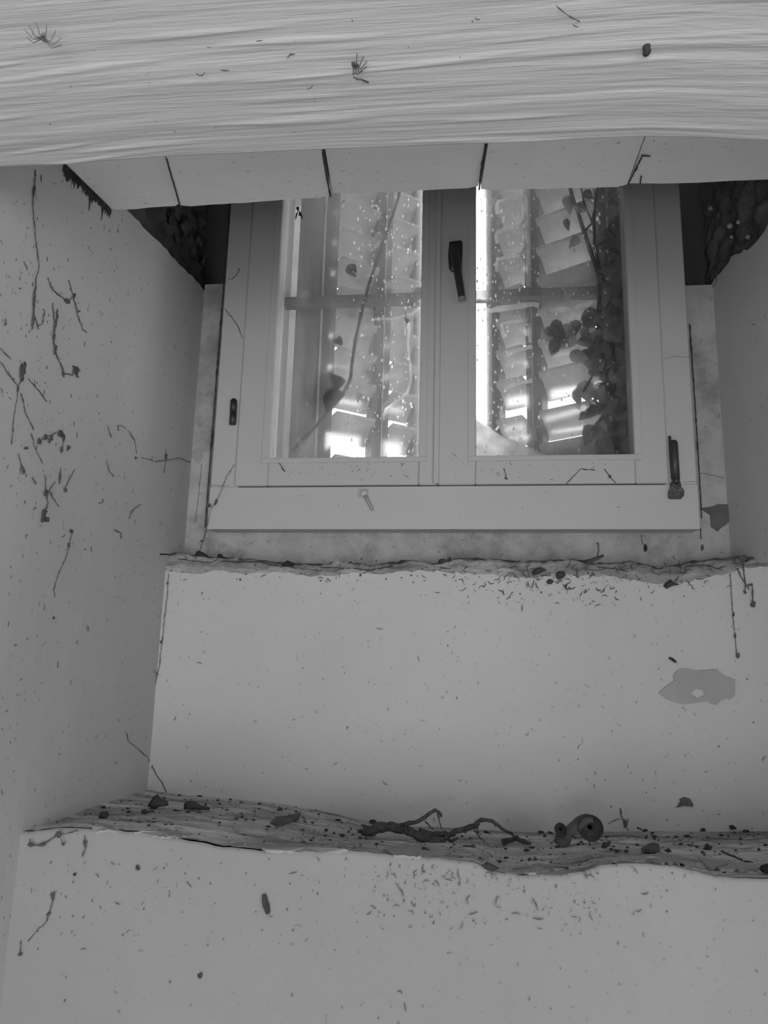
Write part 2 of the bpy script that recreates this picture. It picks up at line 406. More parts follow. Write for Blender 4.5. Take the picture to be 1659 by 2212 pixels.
# soot between the left slab and the wall, hanging down in drips
sm = MB(); R = random.Random(2)
s0, s1 = onX((138, 364), XL + .0008), onX((238, 459), XL + .0008)
for k in range(150):
    t = R.random(); p = s0.lerp(s1, t)
    L = .003 + .007 * abs(noise.noise(Vector((t * 7, 0, 0)))) + (.010 * R.random() if R.random() < .35 else 0) + (.024 if k in (16, 70, 110) else 0)
    p2 = p + Vector((0, R.uniform(-.003, .003), -L * .5)); sm.tube([p + Vector((0, 0, .006)), p2, p2 + Vector((0, R.uniform(-.002, .002), -L * .5))], [R.uniform(.0012, .0026), .0011, .0004], 5)
sm.build('soot_crust', 'soot', wall_left, kind='stuff', label='black soot hanging under the end of the slabs')

# ceiling beam, hewn and painted
beam_edge = [(onY(p, -.80).x, onY(p, -.80).z) for p in [(-300, 385), (0, 365), (180, 356), (360, 343), (697, 328), (860, 322), (1050, 314), (1230, 306), (1390, 300), (1500, 302), (1659, 308), (2000, 320)]]
def beam_pt(u, v):
    x = -.80 + 1.95 * u
    ze = lerp_poly(beam_edge, x)
    # profile: 0 back top, then underside, then front
    prof = [(-.795, .10), (-.797, .02), (-.803, .001), (-.86, -.002), (-.92, -.001), (-.955, .004), (-1.0, .008), (-1.05, .013), (-1.09, .022), (-1.10, .05), (-1.10, .10)]
    t = v * (len(prof) - 1); i = min(int(t), len(prof) - 2); w = t - i
    y = prof[i][0] * (1 - w) + prof[i + 1][0] * w; dz = prof[i][1] * (1 - w) + prof[i + 1][1] * w
    warp = .05 * noise.noise(Vector((x * 1.6, y * 3, 0)))
    yy = y + warp * .6 + .05 * x
    g = noise.noise(Vector((x * 1.6, yy * 70, 2))) * .0007 + noise.noise(Vector((x * 3.5, yy * 170, 5))) * .0005
    rg = noise.noise(Vector((x * 4.5, yy * 100, 11))); g += -.0014 * max(0, rg - .22) / .3
    yr = -.926 - .024 * x + .006 * noise.noise(Vector((x * 3, 0, 8)))      # long step following the grain
    g -= .0022 / (1 + math.exp(max(-50, min(50, (y - yr) / .0016)))) * (.4 + .6 * abs(noise.noise(Vector((x * 2, 4, 4)))))
    k = 1 if 1 < t < 9 else 0
    top = (Zw(.400) if v in (0.0, 1.0) else ze + dz + g * k)
    return Vector((x, y, top))
beam = tag(MB().grid(beam_pt, 260, 260).build('ceiling_beam', 'beam_paint', smooth=True), 'hewn wooden beam painted pale grey across the top of the window niche', 'beam', kind='structure')

# exterior: masonry round the opening, added eave and gap screen, ground
ex = MB()
ex.box((-1.6, .165, FLOOR - .2), (-.47, .30, Zw(1.3))); ex.box((.47, .165, FLOOR - .2), (1.6, .30, Zw(1.3)))
ex.box((-.47, .072, FLOOR - .2), (.47, .30, Zw(.06))); ex.box((-.47, .072, Zw(1.06)), (.47, .16, Zw(1.3))); ex.box((-1.6, .16, Zw(1.38)), (1.6, .95, Zw(1.45)))  # last box is an unseen eave added to keep sky light off the slats
ex.box((-.47, .072, Zw(.06)), (-.390, .165, Zw(1.06))); ex.box((.415, .072, Zw(.06)), (.47, .165, Zw(1.06)))
tag(ex.build('wall_outside', 'masonry'), 'outer masonry of the window opening, with an added unseen eave', 'wall', kind='structure')
tag(MB().box((-6, .3, FLOOR + 1.1), (6, 9, FLOOR + 1.2)).build('ground', 'ground'), 'pale ground outside the window', 'ground', kind='structure')
tag(MB().box((-2.6, 2.0, FLOOR + 1.15), (-.69, 2.25, 4.6)).build('wall_gap_screen', 'gap_screen_grey'), 'added grey wall dimming the sky in the hinge gap of the left shutter', 'wall', kind='structure')  # added wall, greys the sky brightness behind the hinge gap

# ------------------------------------------------------------------ window
win = thing('window_1', 'painted two-leaf wooden casement window with dirty panes in a wide frame', 'window', (0, 0, Zw(0)), kind='structure')
def zb(z): return Zw(z)
FT = .95
def post(x0, x1, y0, y1, z0, z1, name, parent, mat='frame_paint', bev=.002): return MB().box((x0, y0, zb(z0)), (x1, y1, zb(z1)), bev).build(name, mat, parent)
post(-.5, -.438, 0, .07, .0905, FT, 'frame_stile', win); post(.438, .5, 0, .07, .0905, FT, 'frame_stile', win)
# bottom rail: chamfered ends under it
br = MB(); zt = .09
br.add([(-.5, 0, zb(0)), (.5, 0, zb(0)), (.5, 0, zb(zt)), (-.5, 0, zb(zt)), (-.488, .045, zb(0)), (.488, .045, zb(0)), (.5, .07, zb(zt)), (-.5, .07, zb(zt)), (-.488, .07, zb(0)), (.488, .07, zb(0))],
       [(0, 1, 2, 3), (3, 2, 6, 7), (1, 0, 4, 5), (4, 8, 9, 5), (0, 3, 7, 8, 4), (2, 1, 5, 9, 6), (7, 6, 9, 8)])
br.build('bottom_rail', 'frame_paint', win)
post(-.5, .5, 0, .07, FT, FT + .06, 'top_rail', win)
SY = -.006                    # sash face stands slightly proud
def sash(x0, x1, gx0, gx1, name):
    """four members with a shallow bead round the pane"""
    e = bpy.data.objects.new(name, None); C.objects.link(e); e.parent = win; PORG[e.name] = PORG[win.name]; e.empty_display_size = .02
    z0, z1, g0, g1 = .0925, .945, .153, .90
    for nm, a, b, c, d in (('stile', x0, gx0, z0, z1), ('stile', gx1, x1, z0, z1), ('sash_rail', gx0, gx1, z0, g0), ('sash_rail', gx0, gx1, g1, z1)):
        MB().box((a, SY, zb(c)), (b, .05, zb(d)), .0012 if nm == 'sash_rail' else .003).build(nm, 'frame_paint', e)
    # bead: thin raised moulding set back from the opening
    w = .016; bd = MB()
    for (a, b, c, d) in ((gx0 - w, gx0 - .001, g0 - .0008, g1), (gx1 + .001, gx1 + w, g0 - .0008, g1), (gx0 - w, gx1 + w, g0 - .012, g0 - .001)):
        bd.box((a, SY - .0025, zb(c)), (b, SY + .01, zb(d)), .0006)
    bd.build('glazing_bead', 'frame_paint', e)
    MB().box((gx0 - .004, .028, zb(g0 - .004)), (gx1 + .004, .032, zb(g1 + .004))).build('glass_pane', 'glass', e)
    return e
sl = sash(-.4465, -.0145, -.373, -.055, 'sash')
sr = sash(-.0143, .4455, .0635, .380, 'sash')
MB().box((-.024, SY - .006, zb(.094)), (-.0115, SY + .004, zb(.945)), .002).build('cover_strip', 'frame_paint', win)
# rain drops and dirt flecks on the outer face of each pane
R = random.Random(21)
for e, (a, b) in ((sl, (-.37, -.058)), (sr, (.066, .378))):
    d = MB()
    for k in range(420):
        # clustered along runs down the pane
        cx = R.choice([.75, .82, .9, .96, .6]) if e is sl else R.choice([.06, .10, .14, .18, .25, .45, .6, .85])
        x = a + (b - a) * min(1, max(0, R.gauss(cx, .09))); z = R.uniform(.16, .79); r = R.choice([.0008, .001, .0013, .0017, .0022])
        d.blob((x, .0335, zb(z)), (r, .0006, r * R.uniform(1, 2.4)), k, .2, 6, 4)
    d.build('water_drops', 'drop', e, kind='stuff')
# handle
hp = lambda q, y=SY: onY(q, y)
hd = bpy.data.objects.new('handle', None); C.objects.link(hd); hd.parent = win; PORG[hd.name] = PORG[win.name]; hd['label'] = 'black metal lever handle hanging down on the meeting stile'
ho = [(971, 526), (996, 523), (999, 528), (999, 548), (997, 582), (993, 590), (975, 588), (970, 582), (968, 555)]
a = [onY(p, SY - .0005) for p in ho]; cen = sum(a, Vector()) / len(a)
pm = MB(); n = len(a)
ring = [p + Vector((0, -.007, 0)) for p in a]; r2 = [cen + (p - cen) * .78 + Vector((0, -.011, 0)) for p in a]
pm.add(a + ring + r2, [(i, (i + 1) % n, n + (i + 1) % n, n + i)[::-1] for i in range(n)] + [(n + i, n + (i + 1) % n, 2 * n + (i + 1) % n, 2 * n + i)[::-1] for i in range(n)] + [tuple(range(2 * n, 3 * n))[::-1]])
pm.build('handle_plate', 'black_metal', hd)
MB().cyl(onY((983, 545), SY - .009), onY((984, 545), SY - .032), .010, 14).build('spindle', 'black_metal', hd, True)
lv = MB(); pts = [(982, 536, .030), (984, 556, .033), (988, 585, .034), (993, 615, .034), (997, 640, .031)]
lv.tube([onY((x, y), SY - d) for x, y, d in pts], [.0095, .0092, .0085, .0078, .0074], 8, flat=(Vector((0, 1, 0)), .6))
lv.build('lever', 'black_metal', hd)
lt = MB(); lt.tube([onY((997, 640), SY - .031), onY((999, 650), SY - .029)], [.0076, .0078], 8, flat=(Vector((0, 1, 0)), .6)); lt.build('lever_tip', 'worn_edge', hd, label='worn bare lever end')
MB().blob(onY((998, 641), SY - .038), .0016, 1, .1, 6, 4).build('screw_head', 'paint_flake', hd, True)
# left hinge
hg = bpy.data.objects.new('hinge', None); C.objects.link(hg); hg.parent = win; PORG[hg.name] = PORG[win.name]; hg['label'] = 'short dark barrel hinge on the left frame post'
def px_r(px): return px / F * 1.64
for (y0, y1) in ((865, 889), (891, 917)):
    MB().cyl(onY((505 - (y0 - 865) * .05, y0), -.006), onY((505 - (y1 - 865) * .05, y1), -.006), .0072, 12).build('knuckle', 'bronze_metal', hg, True)
MB().cyl(onY((505, 862), -.006), onY((505, 866), -.006), .0045, 10).build('hinge_pin', 'bronze_metal', hg, True)
MB().box((onY((498, 905), 0).x, -.004, onY((498, 912), 0).z), (onY((512, 905), 0).x, .002, onY((498, 872), 0).z), .0008).build('leaf_plate', 'worn_edge', hg)
# right tilt hinge: cylinder cover over a screwed bracket
hg = bpy.data.objects.new('corner_hinge', None); C.objects.link(hg); hg.parent = win; PORG[hg.name] = PORG[win.name]; hg['label'] = 'dark tilt hinge with rod cover and three-screw bracket, low on the right frame post'
cv = MB()
cv.tube([onY((1455, 952), -.010), onY((1455.5, 957), -.010), onY((1457, 990), -.010), onY((1460, 1035), -.010)], [.0055, .0078, .0082, .0080], 12)
cv.build('rod_cover', 'bronze_metal', hg, True)
MB().tube([onY((1446.5, 942), -.006), onY((1450, 1000), -.006), onY((1453, 1035), -.006)], .0028, 6).build('cover_lip', 'black_metal', hg)
MB().cyl(onY((1460, 1033), -.009), onY((1461, 1044), -.009), .0072, 10).build('rod_joint', 'black_metal', hg, True)
bo = [(1449, 1042), (1455, 1038), (1457, 1048), (1463, 1048), (1463, 1039), (1470, 1040), (1472, 1052), (1478, 1058), (1478, 1070), (1473, 1076), (1449, 1076), (1445, 1073), (1445, 1060), (1449, 1052)]
MB().prism([onY(p, -.010) for p in bo][::-1], 0, (0, .0105, 0)).build('bracket', 'bronze_metal', hg)
for q, r in (((1452.5, 1057), .0035), ((1472, 1057), .0032), ((1462.5, 1063), .0042)):
    s = MB(); c = onY(q, -.0105)
    s.tube([c + Vector((r * math.cos(t), 0, r * math.sin(t))) for t in [k * math.pi / 6 for k in range(13)]], .0009, 5, cap=False)
    s.build('screw', 'worn_edge', hg)

# ------------------------------------------------------------------ outside: bar, shutters
bar = MB(); pa, pb_ = onY((560, 652), .118), onY((1420, 632), .118)
zc = (onY((760, 650), .118).z + onY((1180, 637), .118).z) / 2
bar.box((-.46, .105, zc - .013), (.46, .130, zc + .012), .004)
tag(bar.build('window_bar', 'bar_iron'), 'flat grey security bar running across outside both panes', 'bar')

def shutter(side, hx, hy, phi, stiles, banks, rail_px, zlist, label, bottom, tilt_low, lists):
    root = thing('louvered_shutter', label, 'shutter', (hx, hy, Zw(.06)), 'louvered shutters outside the window')
    d = Vector((side * math.cos(phi), math.sin(phi), 0)); n = Vector((-math.sin(phi) * side, math.cos(phi), 0)); O = Vector((hx, hy, 0))
    def P(s, t, z): return O + d * s + n * t + Vector((0, 0, z))
    def bx(s0, s1, t0, t1, z0, z1, name, mat):
        m = MB(); c = [P(s, t, z) for z in (z0, z1) for (s, t) in ((s0, t0), (s1, t0), (s1, t1), (s0, t1))]
        q = [(0, 3, 2, 1), (4, 5, 6, 7), (0, 1, 5, 4), (1, 2, 6, 5), (2, 3, 7, 6), (3, 0, 4, 7)]
        m.add(c, q if side > 0 else [f[::-1] for f in q]); return m.build(name, mat, root)
    zbt, ztp = Zw(.08), Zw(1.37)
    for i, (a, b) in enumerate(stiles):
        bx(a, b, -.016, .016, zbt, ztp, 'stile', 'shutter_stile')
        if b - a > .03:
            bx(a + (b - a) * .55, a + (b - a) * .60, -.019, -.015, zbt, ztp, 'stile_bead', 'shutter_paint')
    s0, s1 = stiles[0][0], stiles[-1][1]
    zr_ = rail_px
    bx(s0, s1, -.013, .013, zr_ - .022, zr_ + .022, 'middle_rail', 'shutter_paint')
    bx(s0, s1, -.014, .014, zbt, Zw(bottom), 'bottom_rail', 'shutter_stile')
    for bi, (a, b) in enumerate(banks):
        proto = {}
        for z in lists:
            low = z < Zw(tilt_low)
            if low not in proto:
                w, dr = (.026, .0565) if not low else (.03, .034)
                m = MB(); th = .0035
                sec = [(-w, 0), (-w + .002, -.004), (w, -dr), (w, -dr - th * 2), (-w - .003, -th * 2.0)]
                sec = [(-w, .003), (w, -dr + .003), (w, -dr - .004), (-w, -.005)]
                # blade: corners at the outer end are worn off, so light leaks past them
                ol = [(a + .008, 0), (a - .004, .28), (a - .004, .74), (a + .007, 1), (b + .004, 1), (b + .004, 0)]
                V = [P(s, -w + 2 * w * q, .003 - q * dr - e + Zw(0)) for e in (0, .0075) for (s, q) in ol]; k = len(ol)
                m.add(V, [tuple(range(k)), tuple(reversed(range(k, 2 * k)))] + [(i, i + k, (i + 1) % k + k, (i + 1) % k) for i in range(k)])
                o = m.build('slat', 'shutter_paint', root)
                proto[low] = o; o.location.z += z - Zw(0)
            else:
                o = proto[low].copy(); C.objects.link(o); o.parent = root; o.location.z = z - Zw(0)
    return P
phiL, phiR = math.radians(38), math.radians(32)
zsl = [Zw(.8515 + .083 * 2 - .083 * k - (0, .006, .034)[max(0, min(2, k - 7))]) for k in range(-4, 11)]
PL = shutter(1, -.45, .16, phiL, [(.088, .185), (.30, .348), (.425, .455)], [(.185, .30), (.348, .425)], Zw(.632), zsl,
             'left louvered shutter standing ajar outside the left pane', .13, .0, zsl)
zsr = [Zw(.7766 + .083 * 3 - .083 * k - (.019 if k >= 8 else 0)) for k in range(-3, 11)]
PR = shutter(-1, .44, .16, phiR, [(.02, .10), (.25, .292), (.37, .408)], [(.10, .25), (.292, .37)], Zw(.625), zsr,
             'right louvered shutter standing ajar outside the right pane behind the vine', .20, .0, zsr)

# ------------------------------------------------------------------ vines outside
def leaf(mb, c, L, wd, ang, tilt, seed):
    """cupped heart-shaped leaf blade with a midrib fold"""
    R = random.Random(seed); ax = Matrix.Rotation(ang, 3, 'Y') @ Matrix.Rotation(tilt, 3, 'X') @ Matrix.Rotation(R.uniform(-.5, .5), 3, 'Z')
    prof = [(0, .0), (.06, .55), (.22, 1.0), (.45, .92), (.68, .62), (.88, .24), (1, 0)]
    V = []
    for t, w in prof:
        droop = -.22 * t * t
        for sgn in (-1, 0, 1):
            V.append(Vector(c) + ax @ Vector((sgn * w * wd / 2, (.18 * abs(sgn) * w * wd) + droop * L, -t * L)))
    mb.add(V, [(i * 3 + j, i * 3 + j + 1, i * 3 + j + 4, i * 3 + j + 3) for i in range(len(prof) - 1) for j in (0, 1)])
def jl(pts, y, seed=0, j=.0015):
    R = random.Random(seed); out = []
    for p in fill_px(pts, 18, 1.2, seed): out.append(onY(p, y + R.uniform(-j, j)))
    return out
VY, VN = .088, .058
v1 = thing('vine', 'single thin vine stem hanging diagonally outside the left pane', 'vine', onY((862, 420), VN))
pts = jl([(866, 405), (855, 445), (838, 500), (815, 560), (795, 620), (780, 680), (768, 735), (762, 770), (757, 815), (748, 840), (725, 870), (695, 905), (665, 940), (630, 975)], VN, 1)
MB().tube(pts, [.0029 + .0014 * (i / len(pts)) + .0006 * math.sin(i * 1.9) for i in range(len(pts))], 7).build('stem', 'dirt', v1, True)
for i, (x, y, L, a, t) in enumerate([(735, 838, .042, 2.6, .2), (718, 838, .058, .1, .1), (740, 735, .024, 1.5, .3), (818, 500, .026, .2, .5), (752, 572, .034, -.6, .4), (835, 505, .022, -.4, .3), (790, 800, .03, -.3, .5), (780, 850, .026, .3, .6), (665, 628, .022, .8, .3)]):
    m = MB(); leaf(m, onY((x, y), VN + .004), L, L * (1.0 if i == 1 else .85), a, t, i); m.build('leaf', 'vine_leaf' if i not in (0, 1, 2, 4) else 'dead_leaf', v1)
v2 = thing('vine', 'branching leafy vine climbing outside the right side of the right pane', 'vine', onY((1330, 990), VY))
for i, (pts, r0, r1) in enumerate([
        ([(1335, 975), (1325, 900), (1312, 830), (1300, 760), (1292, 690), (1296, 640), (1296, 600), (1275, 540), (1255, 480), (1238, 430), (1230, 400)], .0075, .0042),
        ([(1320, 880), (1330, 800), (1318, 730), (1328, 670), (1316, 630), (1296, 585), (1284, 530), (1282, 470), (1290, 405)], .0055, .003),
        ([(1328, 670), (1345, 625), (1350, 560), (1352, 500)], .0035, .002),
        ([(1312, 740), (1340, 715), (1352, 670)], .0028, .0018),
        ([(1300, 590), (1318, 565), (1338, 555)], .0024, .0012),
        ([(1262, 500), (1280, 480), (1262, 440), (1255, 405)], .003, .002),
        ([(1260, 845), (1280, 810), (1296, 790)], .0025, .0018)]):
    q = jl(pts, VY + .004 * (i % 3 - 1), 30 + i)
    MB().tube(q, [r0 + (r1 - r0) * k / (len(q) - 1) + .0006 * math.sin(k * 2.3) for k in range(len(q))], 7).build('stem', 'bark', v2, True)
R = random.Random(12)
spots = [(1195, 700), (1180, 715), (1215, 720), (1232, 705), (1250, 700), (1240, 730), (1205, 745), (1258, 715), (1195, 735),
         (1284, 680), (1300, 690), (1310, 715), (1340, 655), (1348, 690), (1338, 735), (1330, 800), (1345, 790), (1352, 840), (1280, 800), (1262, 830), (1245, 850),
         (1340, 880), (1325, 920), (1350, 930), (1300, 940), (1290, 880), (1310, 960), (1340, 965), (1272, 760), (1285, 740), (1230, 770), (1265, 890),
         (1255, 690), (1320, 450), (1338, 480), (1330, 520), (1345, 560), (1328, 585), (1345, 610), (1310, 430), (1262, 420), (1225, 430), (1330, 420), (1310, 500), (1348, 440), (1320, 760), (1352, 760), (1300, 840), (1350, 890), (1280, 925), (1318, 880), (1330, 690), (1240, 450), (1225, 480), (1250, 520)] + [(R.uniform(1285, 1375), R.uniform(640, 985)) for _ in range(52)] + [(R.uniform(1300, 1350), R.uniform(430, 640)) for _ in range(8)]
for i, (x, y) in enumerate(spots):
    L = R.uniform(.026, .058); m = MB()
    leaf(m, onY((x, y - 8), VY - .004 + R.uniform(-.018, .010)), L, L * R.uniform(.55, .85), R.uniform(-1.3, 1.3), R.uniform(-.4, .9), i + 50)
    m.build('leaf', 'vine_leaf' if R.random() < .55 else 'dull_leaf', v2)
# ------------------------------------------------------------------ webs and white strands outside the panes
def web(label, paths, y, r, seed, mat='web', cat='cobweb'):
    m = MB(); o = onY(paths[0][0], y)
    for i, p in enumerate(paths):
        q = jl(p, y, seed + i, .0006); m.tube(q, [r * (1 + .35 * noise.noise(Vector((k * .7, i, seed)))) for k in range(len(q))], 6)
    return tag(m.build('cobweb', mat, smooth=True), label, cat)
web('thick white web strand sagging at the right edge of the left pane', [[(907, 663), (890, 678), (850, 688), (805, 690)], [(885, 700), (881, 740), (886, 790), (888, 820), (880, 848), (858, 866), (832, 884), (828, 900)]], .06, .0028, 60)
wp = []
for k in range(3):
    y = 432 + 62 * k
    wp += [[(1074, y + 30), (1072, y + 14), (1076, y + 4), (1092, y), (1115, y - 4), (1136, y - 14)]]
wp += [[(1136, 410), (1138, 480), (1140, 560), (1142, 618)], [(1136, 470), (1124, 488)], [(1138, 530), (1126, 550)]]
wp += [[(1090, 730), (1083, 700), (1100, 697), (1140, 690)], [(1144, 700), (1146, 740)], [(1090, 772), (1108, 760), (1150, 748)], [(1092, 840), (1110, 832), (1150, 822)]]
web('white strands outlining the shutter slats seen through the right pane', wp, .135, .0046, 70)  # pale tubes following the slat edges
web('long white web lying along the shutter rail below the bar, right pane', [[(1030, 664), (1060, 670), (1100, 664), (1150, 655), (1165, 660)], [(1180, 672), (1230, 668), (1270, 656), (1285, 645)]], .14, .0065, 80)
dm = MB()
def drift(u, v):
    x0, x1 = onY((1028, 900), .05).x, onY((1180, 975), .05).x; x = x0 + (x1 - x0) * u
    top = lerp_poly([(0, onY((1028, 893), .05).z - Z0), (.2, onY((1060, 915), .05).z - Z0), (.38, onY((1085, 936), .05).z - Z0), (.7, onY((1135, 955), .05).z - Z0), (1, onY((1180, 975), .05).z - Z0)], u) + .004 * noise.noise(Vector((u * 9, 0, 3)))
    return Vector((x, .045 + .03 * v + .004 * noise.noise(Vector((u * 8, v * 8, 1))), Zw(.145 + (top - .145) * math.sin(v * math.pi / 2))))
dm.grid(drift, 24, 10)
tag(dm.build('web_sheet', 'web', smooth=True), 'pale dusty sheet web heaped in the lower left corner of the right pane', 'cobweb')

# ------------------------------------------------------------------ bare patches, cracks, dirt on the walls
def patch(poly, fn, nrm, name, mat, parent, seed=0, step=9, jit=1.5, label=None):
    q = fill_px(poly + [poly[0]], step, jit, seed)[:-1]
    P_ = [fn(p) + nrm * .0008 for p in q]
    c = sum(P_, Vector()) / len(P_); n = len(P_)
    return MB().add([c + nrm * .0006] + P_ + [p - nrm * .003 for p in P_], [(0, i + 1, (i + 1) % n + 1) for i in range(n)] + [(i + 1, i + 1 + n, (i + 1) % n + 1 + n, (i + 1) % n + 1) for i in range(n)]).build(name, mat, parent, label=label)
NY = Vector((0, -1, 0)); NXL = Vector((1, 0, 0)); NXR = -RN
fP = lambda p: onY(p, YP - .0025); fS = lambda p: onY(p, YS - .0025); fW = lambda p: onY(p, YW); fL = lambda p: onX(p, XL); fRw = lambda p: onP(p, RO, RN); fF = lambda p: onY(p, 0); fSa = lambda p: onY(p, SY)
patch([(1424, 1497), (1444, 1478), (1458, 1472), (1454, 1460), (1468, 1445), (1485, 1443), (1500, 1450), (1550, 1446), (1560, 1458), (1588, 1470), (1587, 1505), (1560, 1510), (1548, 1522), (1530, 1515), (1480, 1520), (1450, 1515)], fP, NY, 'bare_patch', 'bare_plaster', parapet, 1, label='large flat patch of peeled paint on the right')
patch([(1492, 1497), (1505, 1488), (1518, 1492), (1519, 1502), (1506, 1507)], lambda p: onY(p, YP - .0035), NY, 'paint_island', 'limewash', parapet, 2, 6, .8)
patch([(1462, 1744), (1470, 1732), (1468, 1726), (1478, 1722), (1490, 1725), (1498, 1738), (1496, 1743), (1478, 1741)], fP, NY, 'bare_patch', 'bare_dark', parapet, 3, 6, .8, label='small dark triangular chip low on the right')
patch([(1512, 1099), (1530, 1096), (1550, 1090), (1570, 1090), (1587, 1099), (1583, 1118), (1572, 1130), (1550, 1148), (1536, 1138), (1534, 1112)], lambda p: onY(p, YW - .002), NY, 'bare_patch', 'bare_dark', wall_back, 4, 7, 1, label='dark arrow-shaped patch of missing plaster right of the frame')
patch([(412, 972), (430, 966), (455, 967), (452, 974), (432, 975), (440, 985), (428, 1002), (416, 992)], lambda p: onY(p, YW), NY, 'bare_patch', 'bare_plaster', wall_back, 5, 5, .8, label='small peeled patch left of the frame')

def strand(parent_or_none, paths, fn, nrm, r, seed, name='crack', mat='dirt', lump=.6, rise=.0):
    m = MB(); R = random.Random(seed)
    for i, p in enumerate(paths):
        q = [fn(a) + nrm * (rise + R.uniform(0, .0008)) for a in fill_px(p, 7, .9, seed + i)]
        m.tube(q, [max(.00022, r * (.75 + lump * noise.noise(Vector((k * .83, seed, i))) + (lump * 1.6 if R.random() < .12 else 0))) for k in range(len(q))], 5)
    return m
def crack(paths, fn, nrm, r, seed, parent, label=None):
    return strand(None, paths, fn, nrm, r, seed, lump=.3).build('crack', 'dirt', parent, label=label)
crack([[(272, 1580), (276, 1600), (300, 1620), (318, 1635), (326, 1650)]], fL, NXL, .0007, 1, wall_left)
crack([[(328, 1652), (338, 1675), (350, 1690), (360, 1712)]], fP, NY, .001, 2, parapet)
crack([[(345, 1197), (380, 1199), (408, 1200)]], fL, NXL, .0022, 3, wall_left)
strand(None, [[(p[0], p[1] + 1) for p in edge_p[2::2] if p[0] < 1650]], lambda p: onY(p, YP + .020), NY, .0016, 5, lump=1.0).build('edge_crack', 'dirt', parapet, label='dark irregular crack along the broken upper edge')
crack([[(385, 1207), (420, 1212), (455, 1216), (470, 1208)], [(480, 1213), (560, 1214), (600, 1222)], [(690, 1225), (760, 1228), (800, 1232), (850, 1222)], [(950, 1226), (990, 1232), (1010, 1224)], [(1290, 1225), (1340, 1230), (1370, 1240), (1395, 1262), (1420, 1268)], [(1480, 1222), (1530, 1222), (1560, 1232), (1575, 1240)]], lambda p: onY(p, YP + .004), NY, .0012, 14, parapet)
crack([[(436, 1002), (430, 1060), (422, 1130)], [(1572, 985), (1578, 990)], [(1510, 1022), (1535, 1025), (1565, 1033)]], fW, NY, .0006, 4, wall_back)
crack([[(697, 329), (702, 360), (707, 390), (714, 424)], [(1050, 316), (1043, 345), (1038, 375), (1035, 409)], [(1388, 335), (1405, 337)], [(1388, 335), (1370, 372), (1355, 400)], [(1385, 380), (1383, 395)], [(360, 343), (372, 385), (390, 447)]], lambda p: onS(p, .001), Vector((0, 0, -1)), .0016, 6, ceiling)
crack([[(452, 1049), (497, 1050)]], fF, NY, .0004, 7, win); crack([[(1478, 1041), (1508, 1041)]], fF, NY, .0004, 8, win)
crack([[(1437, 775), (1455, 770), (1488, 772)]], fF, NY, .0004, 9, win)
crack([[(500, 440), (484, 640), (470, 820), (458, 980), (446, 1140)]], lambda p: onY((p[0] - 3, p[1]), .03), NY, .0016, 10, wall_back)
crack([[(1488, 700), (1498, 850), (1508, 1010), (1514, 1120)]], lambda p: onY((p[0] + 2, p[1]), .03), NY, .0016, 11, wall_back)
crack([[(1543, 585), (1549, 605), (1540, 620)], [(1538, 615), (1541, 650)]], fRw, NXR, .001, 12, wall_right)

def cob(label, paths, fn, nrm, r, seed, blobs=(), cat='cobweb', name='cobweb', mat='web_dust'):
    m = MB(); R = random.Random(seed)
    for i, p in enumerate(paths):
        base = fill_px(p, 6, .8, seed + i)
        for f in range(3):
            q = [fn((a[0] + (R.gauss(0, 1.1) if f else 0), a[1] + (R.gauss(0, 1.1) if f else 0))) + nrm * (.0005 + R.uniform(0, .0009)) for a in base]
            rr = [max(.0002, r * (.42, .22, .22)[f] * (1 + 1.5 * noise.noise(Vector((k * .83, seed, i + f * 9)))) * (2.0 if R.random() < .10 else 1)) for k in range(len(q))]
            m.tube(q, rr, 5)
    for k, (x, y, rx, rz) in enumerate(blobs):
        for h in range(3):
            c = fn((x + R.uniform(-.6, .6) * rx, y + R.uniform(-.6, .6) * rz)) + nrm * .001
            m.blob(c, (rx * .0006 if abs(nrm.y) > .5 else .0015, .0015 if abs(nrm.y) > .5 else rx * .0006, rz * .0006), seed + k * 3 + h, 1.1, 7, 5)
    return tag(m.build(name, mat, smooth=True), label, cat)
g = .00125
cob('long beaded cobweb thread hanging from the beam down the far left wall', [[(75, 367), (74, 410), (70, 440), (76, 520), (84, 575), (77, 600), (74, 640), (72, 680), (80, 702), (82, 712)], [(80, 705), (90, 700), (95, 672), (92, 668)]], fL, NXL, .0011, 100, [(72, 650, 3, 22), (71, 690, 4, 16), (72, 410, 3, 10)])
cob('dark branching cobweb on the left wall ending in a hooked knot', [[(112, 655), (116, 690), (114, 730), (117, 755), (125, 775), (135, 797), (136, 815)], [(122, 682), (117, 715), (114, 740)], [(136, 812), (134, 805), (155, 811), (158, 790), (172, 800), (160, 806), (168, 815)]], fL, NXL, .0016, 110, [(115, 722, 3, 7), (118, 755, 4, 8), (164, 800, 6, 8), (122, 682, 2, 9)])
cob('small Y-shaped cobweb above the hooked one on the left wall', [[(102, 600), (112, 625), (130, 640), (145, 651), (157, 640), (150, 612), (147, 605)], [(157, 640), (163, 660), (166, 680)], [(165, 675), (172, 672)], [(166, 680), (178, 712), (186, 718)]], fL, NXL, .0012, 120, [(145, 650, 8, 4), (158, 640, 4, 6)])
cob('dark fuzzy cobweb clump at the far left with threads running from it', [[(0, 782), (15, 805), (38, 835), (48, 812)], [(0, 752), (22, 775)], [(60, 818), (88, 850), (100, 868)], [(40, 835), (28, 905), (24, 960)], [(45, 850), (55, 895), (72, 928)]], fL, NXL, .0009, 130, [(48, 803, 7, 15), (51, 792, 3, 8)])
